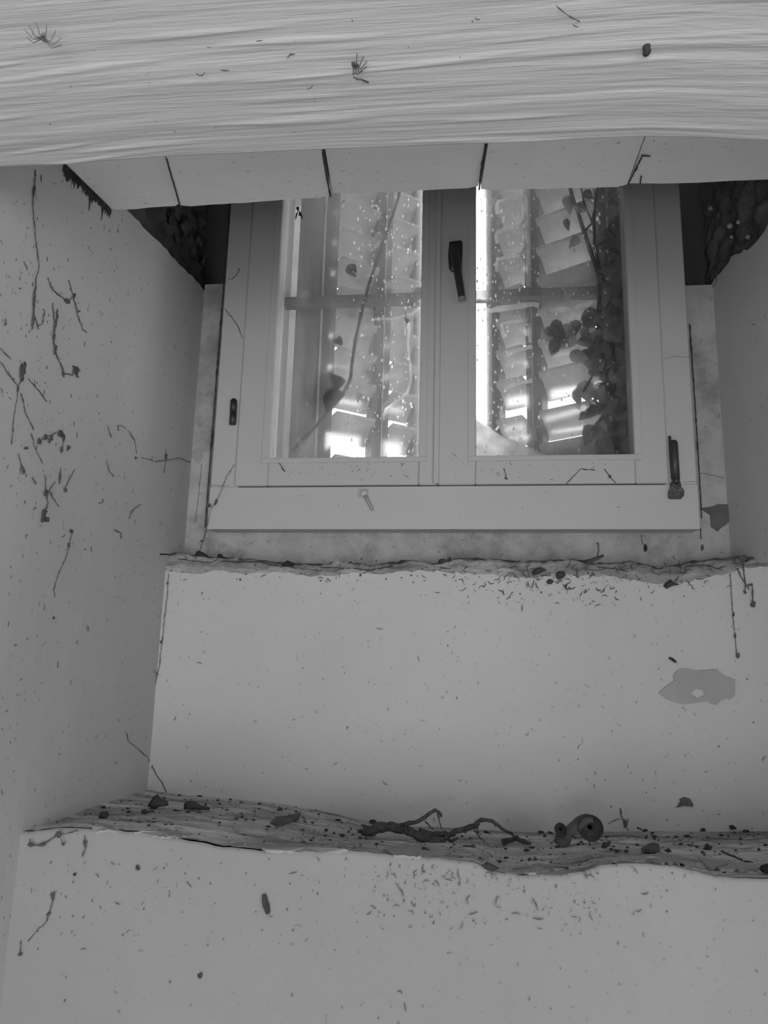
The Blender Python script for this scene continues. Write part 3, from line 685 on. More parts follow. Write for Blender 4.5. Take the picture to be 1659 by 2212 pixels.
cob('spotty cobweb tangle in the middle of the left wall', [[(82, 955), (95, 945), (112, 940), (122, 932)], [(125, 930), (138, 940), (133, 975)], [(66, 935), (75, 968), (90, 1000)]], fL, NXL, .0008, 140, [(84, 955, 4, 6), (98, 943, 6, 4), (108, 948, 5, 5), (130, 938, 8, 6), (136, 950, 3, 9), (147, 968, 5, 4), (105, 952, 4, 5), (55, 968, 4, 3), (132, 972, 3, 6)])
cob('forked cobweb threads above the hanging cocoon on the left wall', [[(38, 980), (48, 1012), (56, 1030)], [(68, 1030), (76, 1046)], [(130, 1012), (128, 1045)], [(160, 1015), (145, 1042), (138, 1062)], [(96, 1025), (99, 1062)], [(118, 1040), (105, 1060), (113, 1075), (125, 1095)]], fL, NXL, .001, 150, [(48, 1014, 3, 6), (128, 1035, 2, 10), (140, 1058, 4, 4)])
cob('dark elongated cocoon hanging from a knotted thread on the left wall', [[(98, 1062), (99, 1075), (102, 1085), (99, 1098)]], fL, NXL, .0022, 160, [(95, 1112, 7, 12), (97, 1122, 9, 7), (98, 1068, 5, 7)], cat='cocoon', name='cocoon')
cob('thin cobweb threads above a black nail hole near the window corner', [[(232, 920), (238, 940), (242, 945)], [(255, 930), (253, 920), (262, 918), (270, 925)], [(276, 930), (290, 950), (295, 980)], [(305, 988), (335, 997), (365, 994), (385, 990), (410, 998)], [(357, 972), (358, 990), (353, 1020)], [(230, 995), (233, 1015), (245, 1030)]], fL, NXL, .0008, 170, [(292, 990, 3, 3), (357, 990, 3, 8)])
cob('faint diagonal cobweb low on the left wall', [[(155, 1145), (148, 1180), (140, 1208), (125, 1240), (115, 1275), (118, 1290)]], fL, NXL, .0009, 180, [(153, 1147, 4, 4), (147, 1178, 3, 5)])
cob('curved cobweb bit on the left wall below the nail hole', [[(278, 1120), (282, 1105), (290, 1098), (302, 1090)]], fL, NXL, .0012, 190)
cob('small hooked cobweb fleck low on the left wall near the broken edge', [[(246, 1145), (260, 1152), (262, 1163)]], fL, NXL, .0013, 191)
cob('tiny ticked cobweb fleck on the left wall above the hooked fleck', [[(213, 1088), (220, 1085), (222, 1078)]], fL, NXL, .0013, 192)
cob('dotted cobweb thread beside the left end of the broken edge', [[(364, 1240), (362, 1280), (356, 1330), (350, 1390), (344, 1440), (335, 1480), (322, 1525)]], fP, NY, .0008, 200, [(362, 1259, 2, 3), (348, 1386, 2, 3), (340, 1455, 2, 3)])
cob('cobweb thread slanting from the sash corner to the lower frame corner', [[(507, 1003), (490, 1030), (470, 1080), (455, 1100), (447, 1138)]], fSa, NY, .0006, 210, [(467, 1086, 3, 6), (453, 1092, 4, 4)])
cob('short cobweb thread running from the frame corner down to the sill stone', [[(446, 1143), (440, 1165), (432, 1190)]], lambda p: onY(p, YW - .004), NY, .0008, 215, [(435, 1170, 3, 3)])
cob('forked dust strand on the upper left frame post', [[(487, 668), (500, 685), (515, 705), (523, 730)], [(493, 605), (505, 600), (514, 592), (518, 580)]], fF, NY, .001, 220)
cob('long dotted cobweb thread at the right end of the wall below the window', [[(1577, 1238), (1580, 1290), (1583, 1330), (1587, 1370), (1592, 1415)]], fP, NY, .0009, 230, [(1593, 1419, 4, 6), (1587, 1373, 2, 5), (1584, 1328, 2, 5)])
cob('dark dripping cobweb cluster at the right end of the broken edge', [[(1605, 1212), (1607, 1240), (1610, 1262), (1609, 1278)], [(1593, 1228), (1600, 1245), (1612, 1265), (1625, 1262), (1626, 1300)], [(1612, 1265), (1617, 1272)]], lambda p: onY(p, YP - .006), NY, .0022, 240, [(1600, 1208, 14, 9), (1627, 1304, 4, 6), (1609, 1280, 3, 3)])
cob('thin bent twig-like thread on the lower rail of the right sash', [[(1222, 1047), (1238, 1030), (1255, 1013), (1285, 1016)]], fSa, NY, .0014, 250)
cob('short slanting thread with a dark end near the right corner of the right sash rail', [[(1305, 1014), (1318, 1030), (1330, 1044)]], fSa, NY, .0016, 251, [(1318, 1030, 3, 5)])
cob('short dark drip on the right sash rail near its left end', [[(1088, 1014), (1092, 1024), (1093, 1035)]], fSa, NY, .0014, 252, [(1093, 1034, 3, 3)])
cob('crooked dark thread at the left end of the left sash rail', [[(595, 990), (604, 1003), (615, 1018)]], fSa, NY, .0018, 253)
cob('wispy cobweb standing on the ledge below the small dark chip', [[(1341, 1745), (1343, 1762), (1350, 1780), (1358, 1795)], [(1340, 1768), (1320, 1775), (1315, 1780)], [(1358, 1768), (1352, 1785)]], fP, NY, .001, 260, [(1351, 1778, 4, 7), (1342, 1753, 2, 5)])
cob('dotted cobweb drip on the lower wall at far left', [[(118, 1925), (114, 1945), (108, 1970), (100, 1992), (80, 2010), (62, 2033)], [(46, 2032), (44, 2058)], [(183, 1805), (186, 1830), (178, 1850)]], fS, NY, .0009, 270, [(115, 1938, 3, 6), (106, 1973, 3, 3), (184, 1822, 3, 5), (44, 2060, 3, 3)])
cob('dusty cobweb loop hanging below the left end of the ledge', [[(65, 1812), (66, 1825), (92, 1825), (108, 1815), (125, 1803), (150, 1799), (170, 1794)], [(130, 1806), (138, 1822)]], lambda p: onY(p, YS - .005), NY, .0013, 280, [(68, 1823, 5, 4), (124, 1803, 6, 5), (95, 1823, 5, 4), (138, 1823, 3, 3)])
cob('dark dust drip on the plaster strip right of the frame corner', [[(1513, 1143), (1515, 1165)], [(1516, 1177), (1517, 1188)]], lambda p: onY(p, YW - .002), NY, .0018, 290, [(1517, 1184, 3, 7)])
cob('dark dangling speck on a short stem below the frame, right side', [[(1385, 1155), (1387, 1172), (1392, 1182)]], lambda p: onY(p, YW - .002), NY, .0008, 300, [(1393, 1184, 4, 7)], mat='stone')

# drop-shaped streaks and specks: too many and too small to pick apart
def specks(parent, fn, nrm, n, region, seed, size=(.0006, .0018), vertical=1.8, dens=None, name='dirt_specks', worm=.2):
    R = random.Random(seed); m = MB(); k = 0
    while k < n:
        x = R.uniform(region[0], region[2]); y = R.uniform(region[1], region[3])
        if dens and R.random() > dens(x, y): continue
        k += 1; p = fn((x, y)) + nrm * .0003; r = size[0] + (size[1] - size[0]) * R.random() ** 3
        t = nrm.cross(Vector((0, 0, 1))).normalized()
        if R.random() < worm:
            a = R.uniform(0, 6.28); b = a + R.uniform(-1.2, 1.2); L = r * R.uniform(3, 6)
            d1 = (t * math.cos(a) + Vector((0, 0, 1)) * math.sin(a)) * L; d2 = (t * math.cos(b) + Vector((0, 0, 1)) * math.sin(b)) * L
            m.tube([p, p + d1, p + d1 + d2], [r * .4, r * .75, r * .35], 4)
        else:
            v = R.uniform(1, vertical) if R.random() < .6 else R.uniform(.7, 1.2)
            ax = Matrix((t, nrm * .4, Vector((0, 0, v)))).transposed()
            m.blob(p, r, k, .6, 5, 3, ax)
    return m.build(name, 'speck' if name == 'dirt_specks' else 'dirt', parent, kind='stuff')
specks(wall_left, fL, NXL, 340, (0, 380, 395, 1700), 31, (.0004, .0017), 4.0, lambda x, y: max(.12, 1 - x / 330) * (1 if 520 < y < 1100 else .45))
specks(parapet, fP, NY, 330, (345, 1255, 1655, 1790), 32, (.0004, .0013), 2.2, lambda x, y: .35 + .5 * (y < 1330) + .3 * (x > 1300))
specks(parapet, lambda p: onY(p, YP - .0025), NY, 300, (930, 1222, 1570, 1310), 33, (.0006, .0019), 1.5, lambda x, y: (1 - abs(x - 1230) / 400) * (1 - (y - 1222) / 100), 'dirt_crumbs', .75)
specks(parapet, lambda p: onY(p, YP - .0025), NY, 90, (335, 1205, 930, 1262), 34, (.0007, .002), 1.5, None, 'dirt_crumbs', .5)
specks(bench, fS, NY, 330, (50, 1855, 1655, 2200), 35, (.0004, .0013), 2.0, lambda x, y: max(.1, 1 - (y - 1855) / 260))
specks(bench, fS, NY, 170, (800, 1865, 1300, 2010), 36, (.0005, .0015), 2.2, lambda x, y: max(.1, 1 - (y - 1865) / 170), worm=.5)
specks(win, fSa, NY, 170, (560, 985, 1400, 1045), 37, (.0004, .0012), 1.3, lambda x, y: 1 - (y - 985) / 62, worm=.6)
specks(win, fF, NY, 60, (450, 1060, 1508, 1138), 38, (.0004, .001), 1.3)
specks(wall_back, lambda p: onY(p, YW), NY, 120, (445, 1155, 1560, 1205), 39, (.0004, .0012), 1.5, None)
specks(wall_right, fRw, NXR, 50, (1575, 640, 1655, 1190), 40, (.0004, .001), 3)
specks(beam, lambda p: onZ(p, .292), Vector((0, .01, -1)).normalized(), 60, (20, 20, 1640, 320), 41, (.0004, .0012), 1)
# loose crumbs on the ledge and flakes of the paint rim
R = random.Random(50); cr = MB(); pf = MB()
for k in range(1300):
    x = R.uniform(XL + .01, .58); y = YS + .03 + (YP - YS - .04) * R.random() ** .8
    r = .0006 + .0026 * R.random() ** 5; cr.blob((x, y, bench_z(x, y) + r * .5), (r * R.uniform(.8, 1.8), r, r * .7), k, .8, 6, 4)
cr.build('loose_crumbs', 'dirt', bench, kind='stuff')
for k in range(70):
    x = R.uniform(XL + .05, .55); y = R.choice([YS + .02, YS + .05, YS + .10]) + R.uniform(-.01, .03)
    r = .0015 + .006 * R.random() ** 3; pf.blob((x, y, bench_z(x, y) + .001), (r * 1.8, r * .8, .0014), k + 900, .6, 7, 4)
pf.build('paint_chips', 'bare_plaster', bench, kind='stuff')

# ------------------------------------------------------------------ things on the ledge
def on_ledge(px, lift=0.0):
    """point where the ray through a pixel meets the ledge"""
    q = ray(px); t0, t1 = .7, 2.2; p = EYE
    for k in range(600):
        t = .9 + k * .0015; p = EYE + q * t
        if YS < p.y < YP and p.z <= bench_z(p.x, p.y) + .001: break
        if p.y >= YP: p = onY(px, YP - .004); break
    return Vector((p.x, p.y, p.z + lift))
def up_from(px_ground, px):
    """point seen at px, standing above the ledge at the depth of px_ground"""
    return onY(px, on_ledge(px_ground).y)
def twig(name, label, paths, seed, mat='bark', cat='twig', depth_px=None, spikes=()):
    y = on_ledge(depth_px).y; root = thing(name, label, cat, on_ledge(depth_px))
    for i, (p, r0, r1) in enumerate(paths):
        q = [onY(a, y - .004 * i + .002 * noise.noise(Vector((k * .5, i, seed)))) for k, a in enumerate(fill_px(p, 8, 1.2, seed + i))]
        m = MB(); n = len(q)
        m.tube(q, [(r0 + (r1 - r0) * k / max(1, n - 1)) * (1 + .28 * noise.noise(Vector((k * .9, seed, i)))) for k in range(n)], 8)
        R = random.Random(seed * 7 + i)
        if r0 > .0028:          # mossy crust
            for k in range(n * 3):
                b = q[R.randrange(n)]; m.blob(b + Vector((R.uniform(-1, 1), -abs(R.uniform(0, 1)), R.uniform(-1, 1))) * r0 * .8, r0 * R.uniform(.15, .4), k, .6, 5, 3)
        m.build('stem' if i == 0 else 'side_shoot', mat, root, True)
    return root
twig('dead_branch', 'thick crooked dead branch lying on the dusty ledge, its side shoot bent like a hook', [
    ([(783, 1792), (800, 1797), (815, 1788), (845, 1786), (875, 1792), (905, 1806), (935, 1815), (962, 1822)], .0082, .0058),
    ([(830, 1788), (865, 1784), (895, 1776), (915, 1768), (928, 1756), (940, 1751), (950, 1756), (953, 1762)], .0038, .0026),
    ([(945, 1757), (949, 1775), (954, 1790)], .0012, .0008), ([(918, 1774), (930, 1786), (937, 1792)], .0014, .0009)], 3, depth_px=(870, 1815))
twig('dead_branch', 'thinner dead branch on the ledge arching up right of the hooked branch', [
    ([(905, 1797), (935, 1803), (970, 1803), (985, 1796), (1005, 1790), (1025, 1784), (1033, 1777)], .0052, .0042),
    ([(1028, 1790), (1030, 1775), (1040, 1770), (1062, 1773), (1080, 1787), (1095, 1797), (1108, 1801)], .0036, .0022),
    ([(1024, 1793), (1035, 1806), (1046, 1818)], .0015, .0007), ([(960, 1808), (975, 1818), (990, 1810)], .0035, .002)], 4, depth_px=(980, 1818))
twig('bark_piece', 'short dark piece of bark right of the two branches', [([(1084, 1818), (1095, 1815), (1115, 1812), (1132, 1818), (1146, 1824)], .0044, .0028), ([(1108, 1808), (1120, 1810)], .003, .002)], 5, depth_px=(1115, 1824))
twig('bark_piece', 'tiny bark sliver on the pale rim below the thick branch', [([(911, 1831), (920, 1834), (933, 1841)], .0022, .0016)], 6, depth_px=(922, 1842))
twig('bark_piece', 'flat thin bark sliver in front of the arching branch', [([(1000, 1829), (1012, 1828), (1028, 1830)], .0014, .0008)], 7, depth_px=(1012, 1832))
twig('stick', 'long thin straight stick slanting on the ledge at the right edge', [([(1558, 1837), (1575, 1847), (1610, 1860), (1640, 1868), (1658, 1872)], .0016, .0011)], 8, depth_px=(1600, 1866), mat='dirt')
twig('grass_stalk', 'short bent stalk lying against the wall foot near the ledge middle', [([(1376, 1788), (1384, 1790), (1392, 1797)], .0016, .001)], 9, depth_px=(1384, 1800), mat='dirt')
# curled dead leaf: an arched blade ending in two rolled cups
yc = on_ledge((1255, 1826)).y
root = thing('curled_leaf', 'large dark curled dead leaf standing arched on the ledge, rolled into cups', 'leaf', on_ledge((1255, 1826)))
def ribbon(center, widths, y, depth, name, mat='dead_leaf', bulge=.35, parent=root):
    m = MB(); c = fill_px(center, 6, .3, 7); n = len(c); V = []
    P_ = [onY(p, y) for p in c]
    for i, p in enumerate(P_):
        t = (P_[min(i + 1, n - 1)] - P_[max(i - 1, 0)]).normalized(); sd = Vector((-t.z, 0, t.x)); w = lerp_poly([(k / (len(widths) - 1), v) for k, v in enumerate(widths)], i / (n - 1)) * .00093
        for j in range(7):
            a = -1 + 2 * j / 6; V.append(p + sd * a * w + Vector((0, -depth * bulge * (1 - a * a) + .0012 * noise.noise(Vector((i * .6, j, 3))), 0)) + Vector((0, depth * .3 * a, 0)))
    m.add(V, [(i * 7 + j, i * 7 + j + 1, (i + 1) * 7 + j + 1, (i + 1) * 7 + j) for i in range(n - 1) for j in range(6)])
    return m.build(name, mat, parent, True)
def cup(cx, cy, rx, ry, y, depth, rot, name, mat, parent):
    c = onY((cx, cy), y); m = MB(); V = []; nu, nv = 16, 6
    for j in range(nv + 1):
        t = j / nv
        for i in range(nu):
            a = 2 * math.pi * i / nu; k = 1 + .10 * noise.noise(Vector((math.cos(a) * 2, math.sin(a) * 2, cx)))
            lx, lz = math.cos(a) * rx * k * (.18 + .82 * t ** .5), math.sin(a) * ry * k * (.18 + .82 * t ** .5)
            x = lx * math.cos(rot) - lz * math.sin(rot); z = lx * math.sin(rot) + lz * math.cos(rot)
            V.append(c + Vector((x * .00093, depth * (1 - t), z * .00093)))
    m.add(V, [(j * nu + i, j * nu + (i + 1) % nu, (j + 1) * nu + (i + 1) % nu, (j + 1) * nu + i) for j in range(nv) for i in range(nu)] + [tuple(range(nu))])
    return m.build(name, mat, parent, True)
ribbon([(1208, 1828), (1216, 1814), (1226, 1798), (1240, 1786), (1256, 1774), (1268, 1768), (1280, 1770)], [11, 13, 8, 8, 9, 8, 5], yc, .016, 'blade', 'dull_leaf')
cup(1276, 1789, 21, 22, yc - .008, .010, .6, 'rolled_cup', 'dead_leaf', root)
cup(1211, 1793, 10, 12, yc - .008, .008, .3, 'rolled_cup', 'dead_leaf', root)
MB().tube([onY(p, yc - .004) for p in [(1262, 1795), (1270, 1808), (1275, 1828)]], [.0014, .001, .0008], 5).build('stalk', 'dirt', root)
def flat_leaf(name, label, poly, mat='dead_leaf', thick=.004, cat='leaf'):
    P_ = [on_ledge(p) + Vector((0, 0, .002)) for p in fill_px(poly + [poly[0]], 7, .8, len(label))[:-1]]
    c = sum(P_, Vector()) / len(P_); n = len(P_); m = MB()
    m.add([c + Vector((0, 0, thick * 1.6))] + [p + Vector((0, 0, thick * (.5 + .5 * noise.noise(p * 60)))) for p in P_] + [p - Vector((0, 0, .002)) for p in P_],
          [(0, (i + 1) % n + 1, i + 1) for i in range(n)] + [(i + 1, (i + 1) % n + 1, (i + 1) % n + 1 + n, i + 1 + n) for i in range(n)])
    return tag(m.build(name, mat, smooth=False), label, cat)
def standing(name, label, poly, ground, mat, thick=.012, cat='leaf'):
    """small folded thing with some height, outline on the plane where it stands, given thickness and a domed front"""
    y = on_ledge(ground).y; P_ = [onY(p, y) for p in fill_px(poly + [poly[0]], 6, .6, len(label))[:-1]]; n = len(P_); c = sum(P_, Vector()) / n; m = MB()
    mid = [c + (p - c) * .55 + Vector((0, -thick * .55, 0)) for p in P_]; bk_ = [c + (p - c) * .7 + Vector((0, thick * .6, 0)) for p in P_]
    m.add(P_ + mid + bk_ + [c + Vector((0, -thick * .7, 0)), c + Vector((0, thick * .8, 0))],
          [(i, (i + 1) % n, n + (i + 1) % n, n + i) for i in range(n)] + [(n + i, n + (i + 1) % n, 3 * n) for i in range(n)] + [((i + 1) % n, i, 2 * n + i, 2 * n + (i + 1) % n) for i in range(n)] + [(2 * n + (i + 1) % n, 2 * n + i, 3 * n + 1) for i in range(n)])
    return tag(m.build(name, mat, smooth=True), label, cat)
standing('dead_leaf', 'dark folded dead leaf on the ledge near its left corner', [(397, 1748), (398, 1734), (408, 1730), (420, 1731), (432, 1739), (455, 1744), (452, 1750), (425, 1749)], (425, 1752), 'dead_leaf')
standing('dead_leaf', 'crumpled dead leaf jammed in the left corner of the ledge', [(318, 1742), (330, 1722), (340, 1716), (346, 1724), (362, 1730), (364, 1740), (345, 1742), (335, 1748)], (340, 1750), 'dead_leaf')
flat_leaf('dead_leaf', 'flat torn leaf lying on the ledge left of the thick branch', [(584, 1780), (596, 1770), (625, 1772), (650, 1758), (645, 1770), (625, 1782), (600, 1786)], 'dull_leaf')
flat_leaf('dead_leaf', 'grey pointed leaf lying right of the curled leaf', [(1385, 1840), (1400, 1830), (1412, 1826), (1424, 1828), (1426, 1843), (1405, 1843)], 'dull_leaf')
standing('dead_leaf', 'small dark leaf scrap close to the curled leaf on its right', [(1298, 1830), (1302, 1820), (1320, 1817), (1318, 1826), (1306, 1833)], (1308, 1834), 'dead_leaf', .006)
standing('stone', 'rounded black stone on the ledge at the right picture edge', [(1640, 1878), (1645, 1871), (1662, 1866), (1680, 1872), (1682, 1884), (1658, 1887), (1646, 1884)], (1655, 1887), 'stone', .02, 'stone')
standing('dirt_clump', 'fuzzy dark dirt clump on the rim below the ledge middle', [(1040, 1868), (1052, 1862), (1070, 1870), (1080, 1876), (1066, 1882), (1050, 1878)], (1058, 1880), 'dirt', .008, 'dirt')
for i, (x, y, s, lb) in enumerate([(312, 1757, 5, 'small dark crumb on the ledge left of the folded leaf'), (406, 1759, 5, 'small dark crumb right below the folded dark leaf'), (1395, 1796, 4, 'black crumb at the wall foot right of the bent stalk'), (1518, 1795, 5, 'dark crumb against the wall foot below the dark chip'), (1530, 1834, 7, 'elongated dark crumb left of the long stick'), (222, 1766, 8, 'dark lump of dirt on the left narrow end of the ledge'), (1583, 1790, 6, 'upright grey crumb against the wall foot at far right'), (805, 1780, 7, 'fuzzy tuft of dirt above the butt of the thick branch')]):
    p = on_ledge((x, y)); m = MB(); m.blob(p + Vector((0, 0, s * .0004)), (s * .0009, s * .0009, s * .0006), i + 5, .9, 9, 6); tag(m.build('dirt_crumb', 'dirt', smooth=True), lb, 'dirt')
# broken pieces of the plaster rim, lying flat along the front edge
for i, poly in enumerate([[(828, 1838), (870, 1827), (930, 1831), (962, 1845), (900, 1853), (850, 1850)], [(200, 1790), (240, 1786), (252, 1796), (207, 1799)], [(566, 1834), (640, 1826), (760, 1836), (700, 1846), (600, 1842)],
                          [(1340, 1860), (1420, 1846), (1520, 1860), (1480, 1870)], [(1508, 1856), (1590, 1868), (1655, 1869), (1600, 1882), (1530, 1877)], [(290, 1800), (380, 1796), (420, 1808), (350, 1812)], [(1090, 1880), (1160, 1868), (1230, 1876), (1150, 1889)]]):
    P_ = [on_ledge(p) + Vector((0, 0, .001)) for p in fill_px(poly + [poly[0]], 8, 2.2, 90 + i)[:-1]]; n = len(P_); c = sum(P_, Vector()) / n; m = MB()
    m.add([c + Vector((0, 0, .003))] + [p + Vector((0, 0, .0012 + .0006 * noise.noise(p * 90))) for p in P_] + [p - Vector((0, 0, .003)) for p in P_], [(0, (i_ + 1) % n + 1, i_ + 1) for i_ in range(n)] + [(i_ + 1, (i_ + 1) % n + 1, (i_ + 1) % n + 1 + n, i_ + 1 + n) for i_ in range(n)])
    m.build('plaster_flake', 'bare_plaster', bench)
# snail shell on the rim
sp = on_ledge((1052, 1862)); m = MB(); q = []; rr = []
for k in range(34):
    a = k * .42; r = .009 * math.exp(-.085 * k * .9) ; q.append(sp + Vector((math.cos(a) * r, -.003 - .00018 * k, .0085 + math.sin(a) * r))); rr.append(r * .42)
m.tube(q, rr, 8)
tag(m.build('snail_shell', 'shell', smooth=True), 'small pale coiled snail shell on the rim of the ledge', 'shell')

# ------------------------------------------------------------------ things on the sill edge and walls
def sill_y(px): return onY(px, YP + .02)
def lump(name, label, poly, y, mat='stone', thick=.01, cat='stone'):
    P_ = [onY(p, y) for p in fill_px(poly + [poly[0]], 5, .8, len(label))[:-1]]; n = len(P_); c = sum(P_, Vector()) / n; m = MB()
    mid = [c + (p - c) * .6 + Vector((0, -thick * .5, 0)) for p in P_]; b = [c + (p - c) * .75 + Vector((0, thick * .6, 0)) for p in P_]
    m.add(P_ + mid + b + [c + Vector((0, -thick * .65, 0))], [(i, (i + 1) % n, n + (i + 1) % n, n + i) for i in range(n)] + [(n + i, n + (i + 1) % n, 3 * n) for i in range(n)] + [((i + 1) % n, i, 2 * n + i, 2 * n + (i + 1) % n) for i in range(n)] + [tuple(reversed(range(2 * n, 3 * n)))])
    return tag(m.build(name, mat, smooth=True), label, cat)
ys = YP + .018
lump('stone', 'dark stone at the left end of the sill under the frame corner', [(421, 1200), (424, 1192), (429, 1189), (440, 1194), (449, 1199), (450, 1205), (436, 1204)], ys)
lump('stone', 'second dark stone on the sill, right of the corner one', [(469, 1204), (470, 1197), (476, 1196), (483, 1202), (495, 1206), (484, 1208)], ys)
lump('stone', 'black angular stone on the sill edge left of the middle', [(606, 1220), (614, 1215), (620, 1210), (630, 1214), (635, 1220), (630, 1227), (618, 1226)], ys - .012, thick=.016)
lump('dirt_clump', 'dark dirt heap on the sill edge below the meeting stiles', [(946, 1214), (950, 1208), (958, 1206), (966, 1212), (972, 1203), (977, 1210), (968, 1216), (955, 1219)], ys - .004, 'dirt', .01, 'dirt')
lump('dirt_clump', 'ragged dark dirt clump below the sill edge, right of the middle', [(1148, 1238), (1156, 1228), (1170, 1225), (1180, 1232), (1166, 1238), (1155, 1243)], YP - .006, 'dirt', .008, 'dirt')
lump('dirt_clump', 'dark spiky dirt clump just right of the ragged one', [(1200, 1240), (1206, 1234), (1218, 1234), (1222, 1243), (1214, 1250), (1203, 1250)], YP - .006, 'dirt', .008, 'dirt')
lump('dirt_clump', 'small dirt clump below the sill left of the spiky clump', [(1180, 1256), (1188, 1250), (1197, 1255), (1190, 1262), (1184, 1262)], YP - .006, 'dirt', .008, 'dirt')
lump('dirt_clump', 'dark lump of dirt with a thorn below the right part of the sill edge', [(1432, 1264), (1440, 1258), (1448, 1252), (1456, 1258), (1468, 1264), (1452, 1266), (1440, 1272)], YP - .006, 'dirt', .01, 'dirt')
rt = thing('twig', 'small forked twig on the sill edge with one upright stem', 'twig', onY((1280, 1212), ys - .006))
MB().tube([onY(p, ys - .008) for p in [(1262, 1214), (1276, 1212), (1290, 1206), (1304, 1200)]], [.0035, .0045, .0036, .0022], 7).build('stem', 'bark', rt, True)
MB().tube([onY(p, ys - .004) for p in [(1230, 1210), (1245, 1212), (1256, 1214)]], [.0015, .003, .0018], 6).build('side_shoot', 'bark', rt, True)
MB().tube([onY(p, ys - .006) for p in [(1290, 1204), (1293, 1190), (1292, 1176), (1290, 1172)]], [.0014, .0014, .0016, .0022], 6).build('upright_stem', 'dull_leaf', rt, True)
def worm(name, label, path, fn, nrm, r, mat, cat):
    q = [fn(p) + nrm * r * .6 for p in fill_px(path, 5, .6, len(label))]; n = len(q)
    return tag(MB().tube(q, [r * (.55 + .45 * math.sin(math.pi * (k + .5) / n)) * (1 + .2 * noise.noise(Vector((k * .9, 0, 2)))) for k in range(n)], 7).build(name, mat, smooth=True), label, cat)
worm('dried_worm', 'dark dried worm stuck upright on the lower wall below the ledge', [(571, 1932), (573, 1945), (577, 1960), (580, 1973)], fS, NY, .0042, 'dirt', 'worm')
worm('dried_worm', 'short black dried worm above the large peeled patch', [(1445, 1421), (1452, 1424), (1460, 1431)], fP, NY, .0026, 'stone', 'worm')
worm('dried_worm', 'small dark dried worm on the lower wall below the left ledge end', [(296, 1869), (301, 1879)], fS, NY, .0022, 'dirt', 'worm')
for i, (x, y, r, lb) in enumerate([(433, 2107, .0032, 'round dark blot near the bottom of the lower wall'), (162, 1889, .0022, 'small black dot at the upper left of the lower wall'), (115, 1335, .0024, 'lone dark dot low on the left wall')]):
    fn, nr = (fS, NY) if i < 2 else (fL, NXL)
    tag(MB().blob(fn((x, y)) + nr * .001, (r, .0012, r) if i < 2 else (.0012, r, r), i, .6, 8, 5).build('dirt_blot', 'dirt', smooth=True), lb, 'dirt')
# hook and paper scrap under the left sash
hk = thing('peg', 'small pale peg with a round head hanging below the left sash joint', 'peg', onY((790, 1066), 0))
MB().blob(onY((786, 1065), -.004), (.0085, .004, .0075), 3, .15, 12, 8).build('peg_head', 'frame_paint', hk, True)
MB().tube([onY(p, -.004) for p in [(789, 1070), (795, 1082), (800, 1092), (805, 1102)]], [.0042, .0034, .0034, .0028], 8).build('peg_stem', 'bare_plaster', hk, True)
tg = thing('paper_scrap', 'tiny pale square scrap beside the peg on the frame', 'paper', onY((817, 1066), 0))
MB().box((onY((808, 1), 0).x, -.0035, onY((817, 1074), 0).z), (onY((826, 1), 0).x, .0005, onY((817, 1056), 0).z), .001).build('scrap', 'paint_flake', tg)
xx = onY((808, 1066), 0).x; x0 = onY((807, 1066), -.004).x
fl = thing('dead_fly', 'small dark dead fly stuck to the glass at the top left of the left pane', 'insect', onY((644, 455), .025))
MB().blob(onY((643, 450), .025), (.0035, .003, .005), 4, .3, 8, 6).build('thorax', 'dirt', fl, True)
MB().blob(onY((648, 462), .025), (.0035, .003, .0055), 5, .3, 8, 6).build('abdomen', 'dirt', fl, True)
for dx in (-5, 6):
    MB().tube([onY((645, 453), .024), onY((645 + dx, 465), .0235), onY((645 + dx * 1.3, 474), .024)], [.0006, .0022, .0008], 6, flat=(Vector((0, 1, 0)), .2)).build('wing', 'dead_leaf', fl)
cob('small dark clot hanging in the white web of the left pane', [[(876, 675), (878, 688), (880, 698)]], lambda p: onY(p, .058), NY, .0022, 360, [(879, 694, 6, 6)])
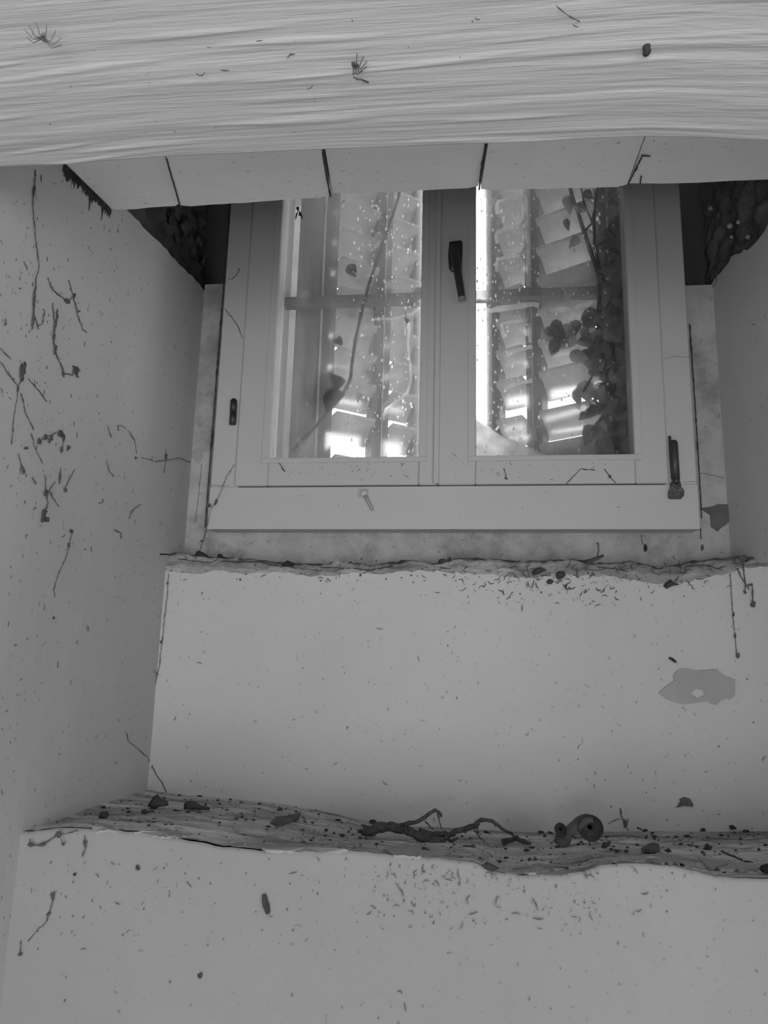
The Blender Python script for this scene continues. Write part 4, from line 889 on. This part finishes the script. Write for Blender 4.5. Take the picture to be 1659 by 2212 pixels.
# spiders and insect remains under the beam
def spider(label, px, s, rot, mat, cat='spider', legs=8):
    c = onZ(px, .293); root = thing('spider', label, cat, c); up = Vector((0, 0, -1))
    MB().blob(c + Vector((0, 0, -.004)), (s * .18, s * .28, s * .16), 2, .2, 9, 7).build('abdomen', mat, root, True)
    MB().blob(c + Vector((math.sin(rot) * s * .3, math.cos(rot) * s * .3, -.004)), s * .13, 4, .2, 8, 6).build('head', mat, root, True)
    for k in range(legs):
        a = rot + (k - legs / 2 + .5) * .55; d = Vector((math.sin(a), math.cos(a), 0)); e = Vector((math.sin(a + .5), math.cos(a + .5), 0))
        MB().tube([c + Vector((0, 0, -.004)), c + d * s * .55 + Vector((0, 0, -.010)), c + d * s * .75 + e * s * .35 + Vector((0, 0, -.002))], [.0007, .0006, .0004], 5).build('leg', mat, root)
spider('pale long-legged spider under the left end of the beam', (95, 75), .016, 2.6, 'pale_chitin')
spider('dark curled-up spider under the middle of the beam', (764, 132), .013, 1.2, 'dull_leaf', legs=6)
cr_ = onZ((1397, 100), .293); ins = thing('insect_husk', 'dark insect husk dangling under the right part of the beam', 'insect', cr_)
MB().blob(onZ((1397, 100), .288), (.004, .004, .0045), 7, .4, 8, 6).build('head', 'dirt', ins, True)
MB().blob(onZ((1397, 110), .286), (.0038, .005, .0045), 8, .4, 8, 6).build('abdomen', 'dirt', ins, True)
MB().tube([onZ(p, .29) for p in [(1380, 97), (1386, 92), (1396, 93), (1397, 104)]], .0006, 5).build('leg', 'dull_leaf', ins)
MB().tube([onZ(p, .29) for p in [(1397, 112), (1392, 120), (1390, 130)]], .0004, 5).build('leg', 'dull_leaf', ins)
fb = lambda p: onZ(p, .2925); NZ = Vector((0, 0, -1))
cob('thin dusty thread near the upper right of the beam underside', [[(1202, 12), (1215, 22), (1228, 32), (1252, 45)]], fb, NZ, .0007, 310)
cob('dotted thread with specks at the right end of the beam underside', [[(1500, 42), (1530, 50), (1545, 55), (1552, 47), (1568, 48)]], fb, NZ, .0006, 320)
cob('tiny split bristle under the beam right of the curled spider', [[(988, 138), (992, 128), (994, 122)], [(991, 130), (986, 133)]], fb, NZ, .0007, 330)
cob('small bent wisp under the middle of the beam', [[(833, 215), (836, 225), (838, 235), (843, 242)]], fb, NZ, .0007, 340)
cob('pale curved wisp under the left half of the beam', [[(425, 156), (430, 161), (437, 160), (442, 156)]], fb, NZ, .0007, 350)
cob('short dark fleck beside the pale wisp under the beam', [[(478, 150), (494, 151)]], fb, NZ, .0008, 351)
cob('thin slanting hair just below the curled spider under the beam', [[(762, 165), (780, 170), (796, 178)]], fb, NZ, .0007, 352)
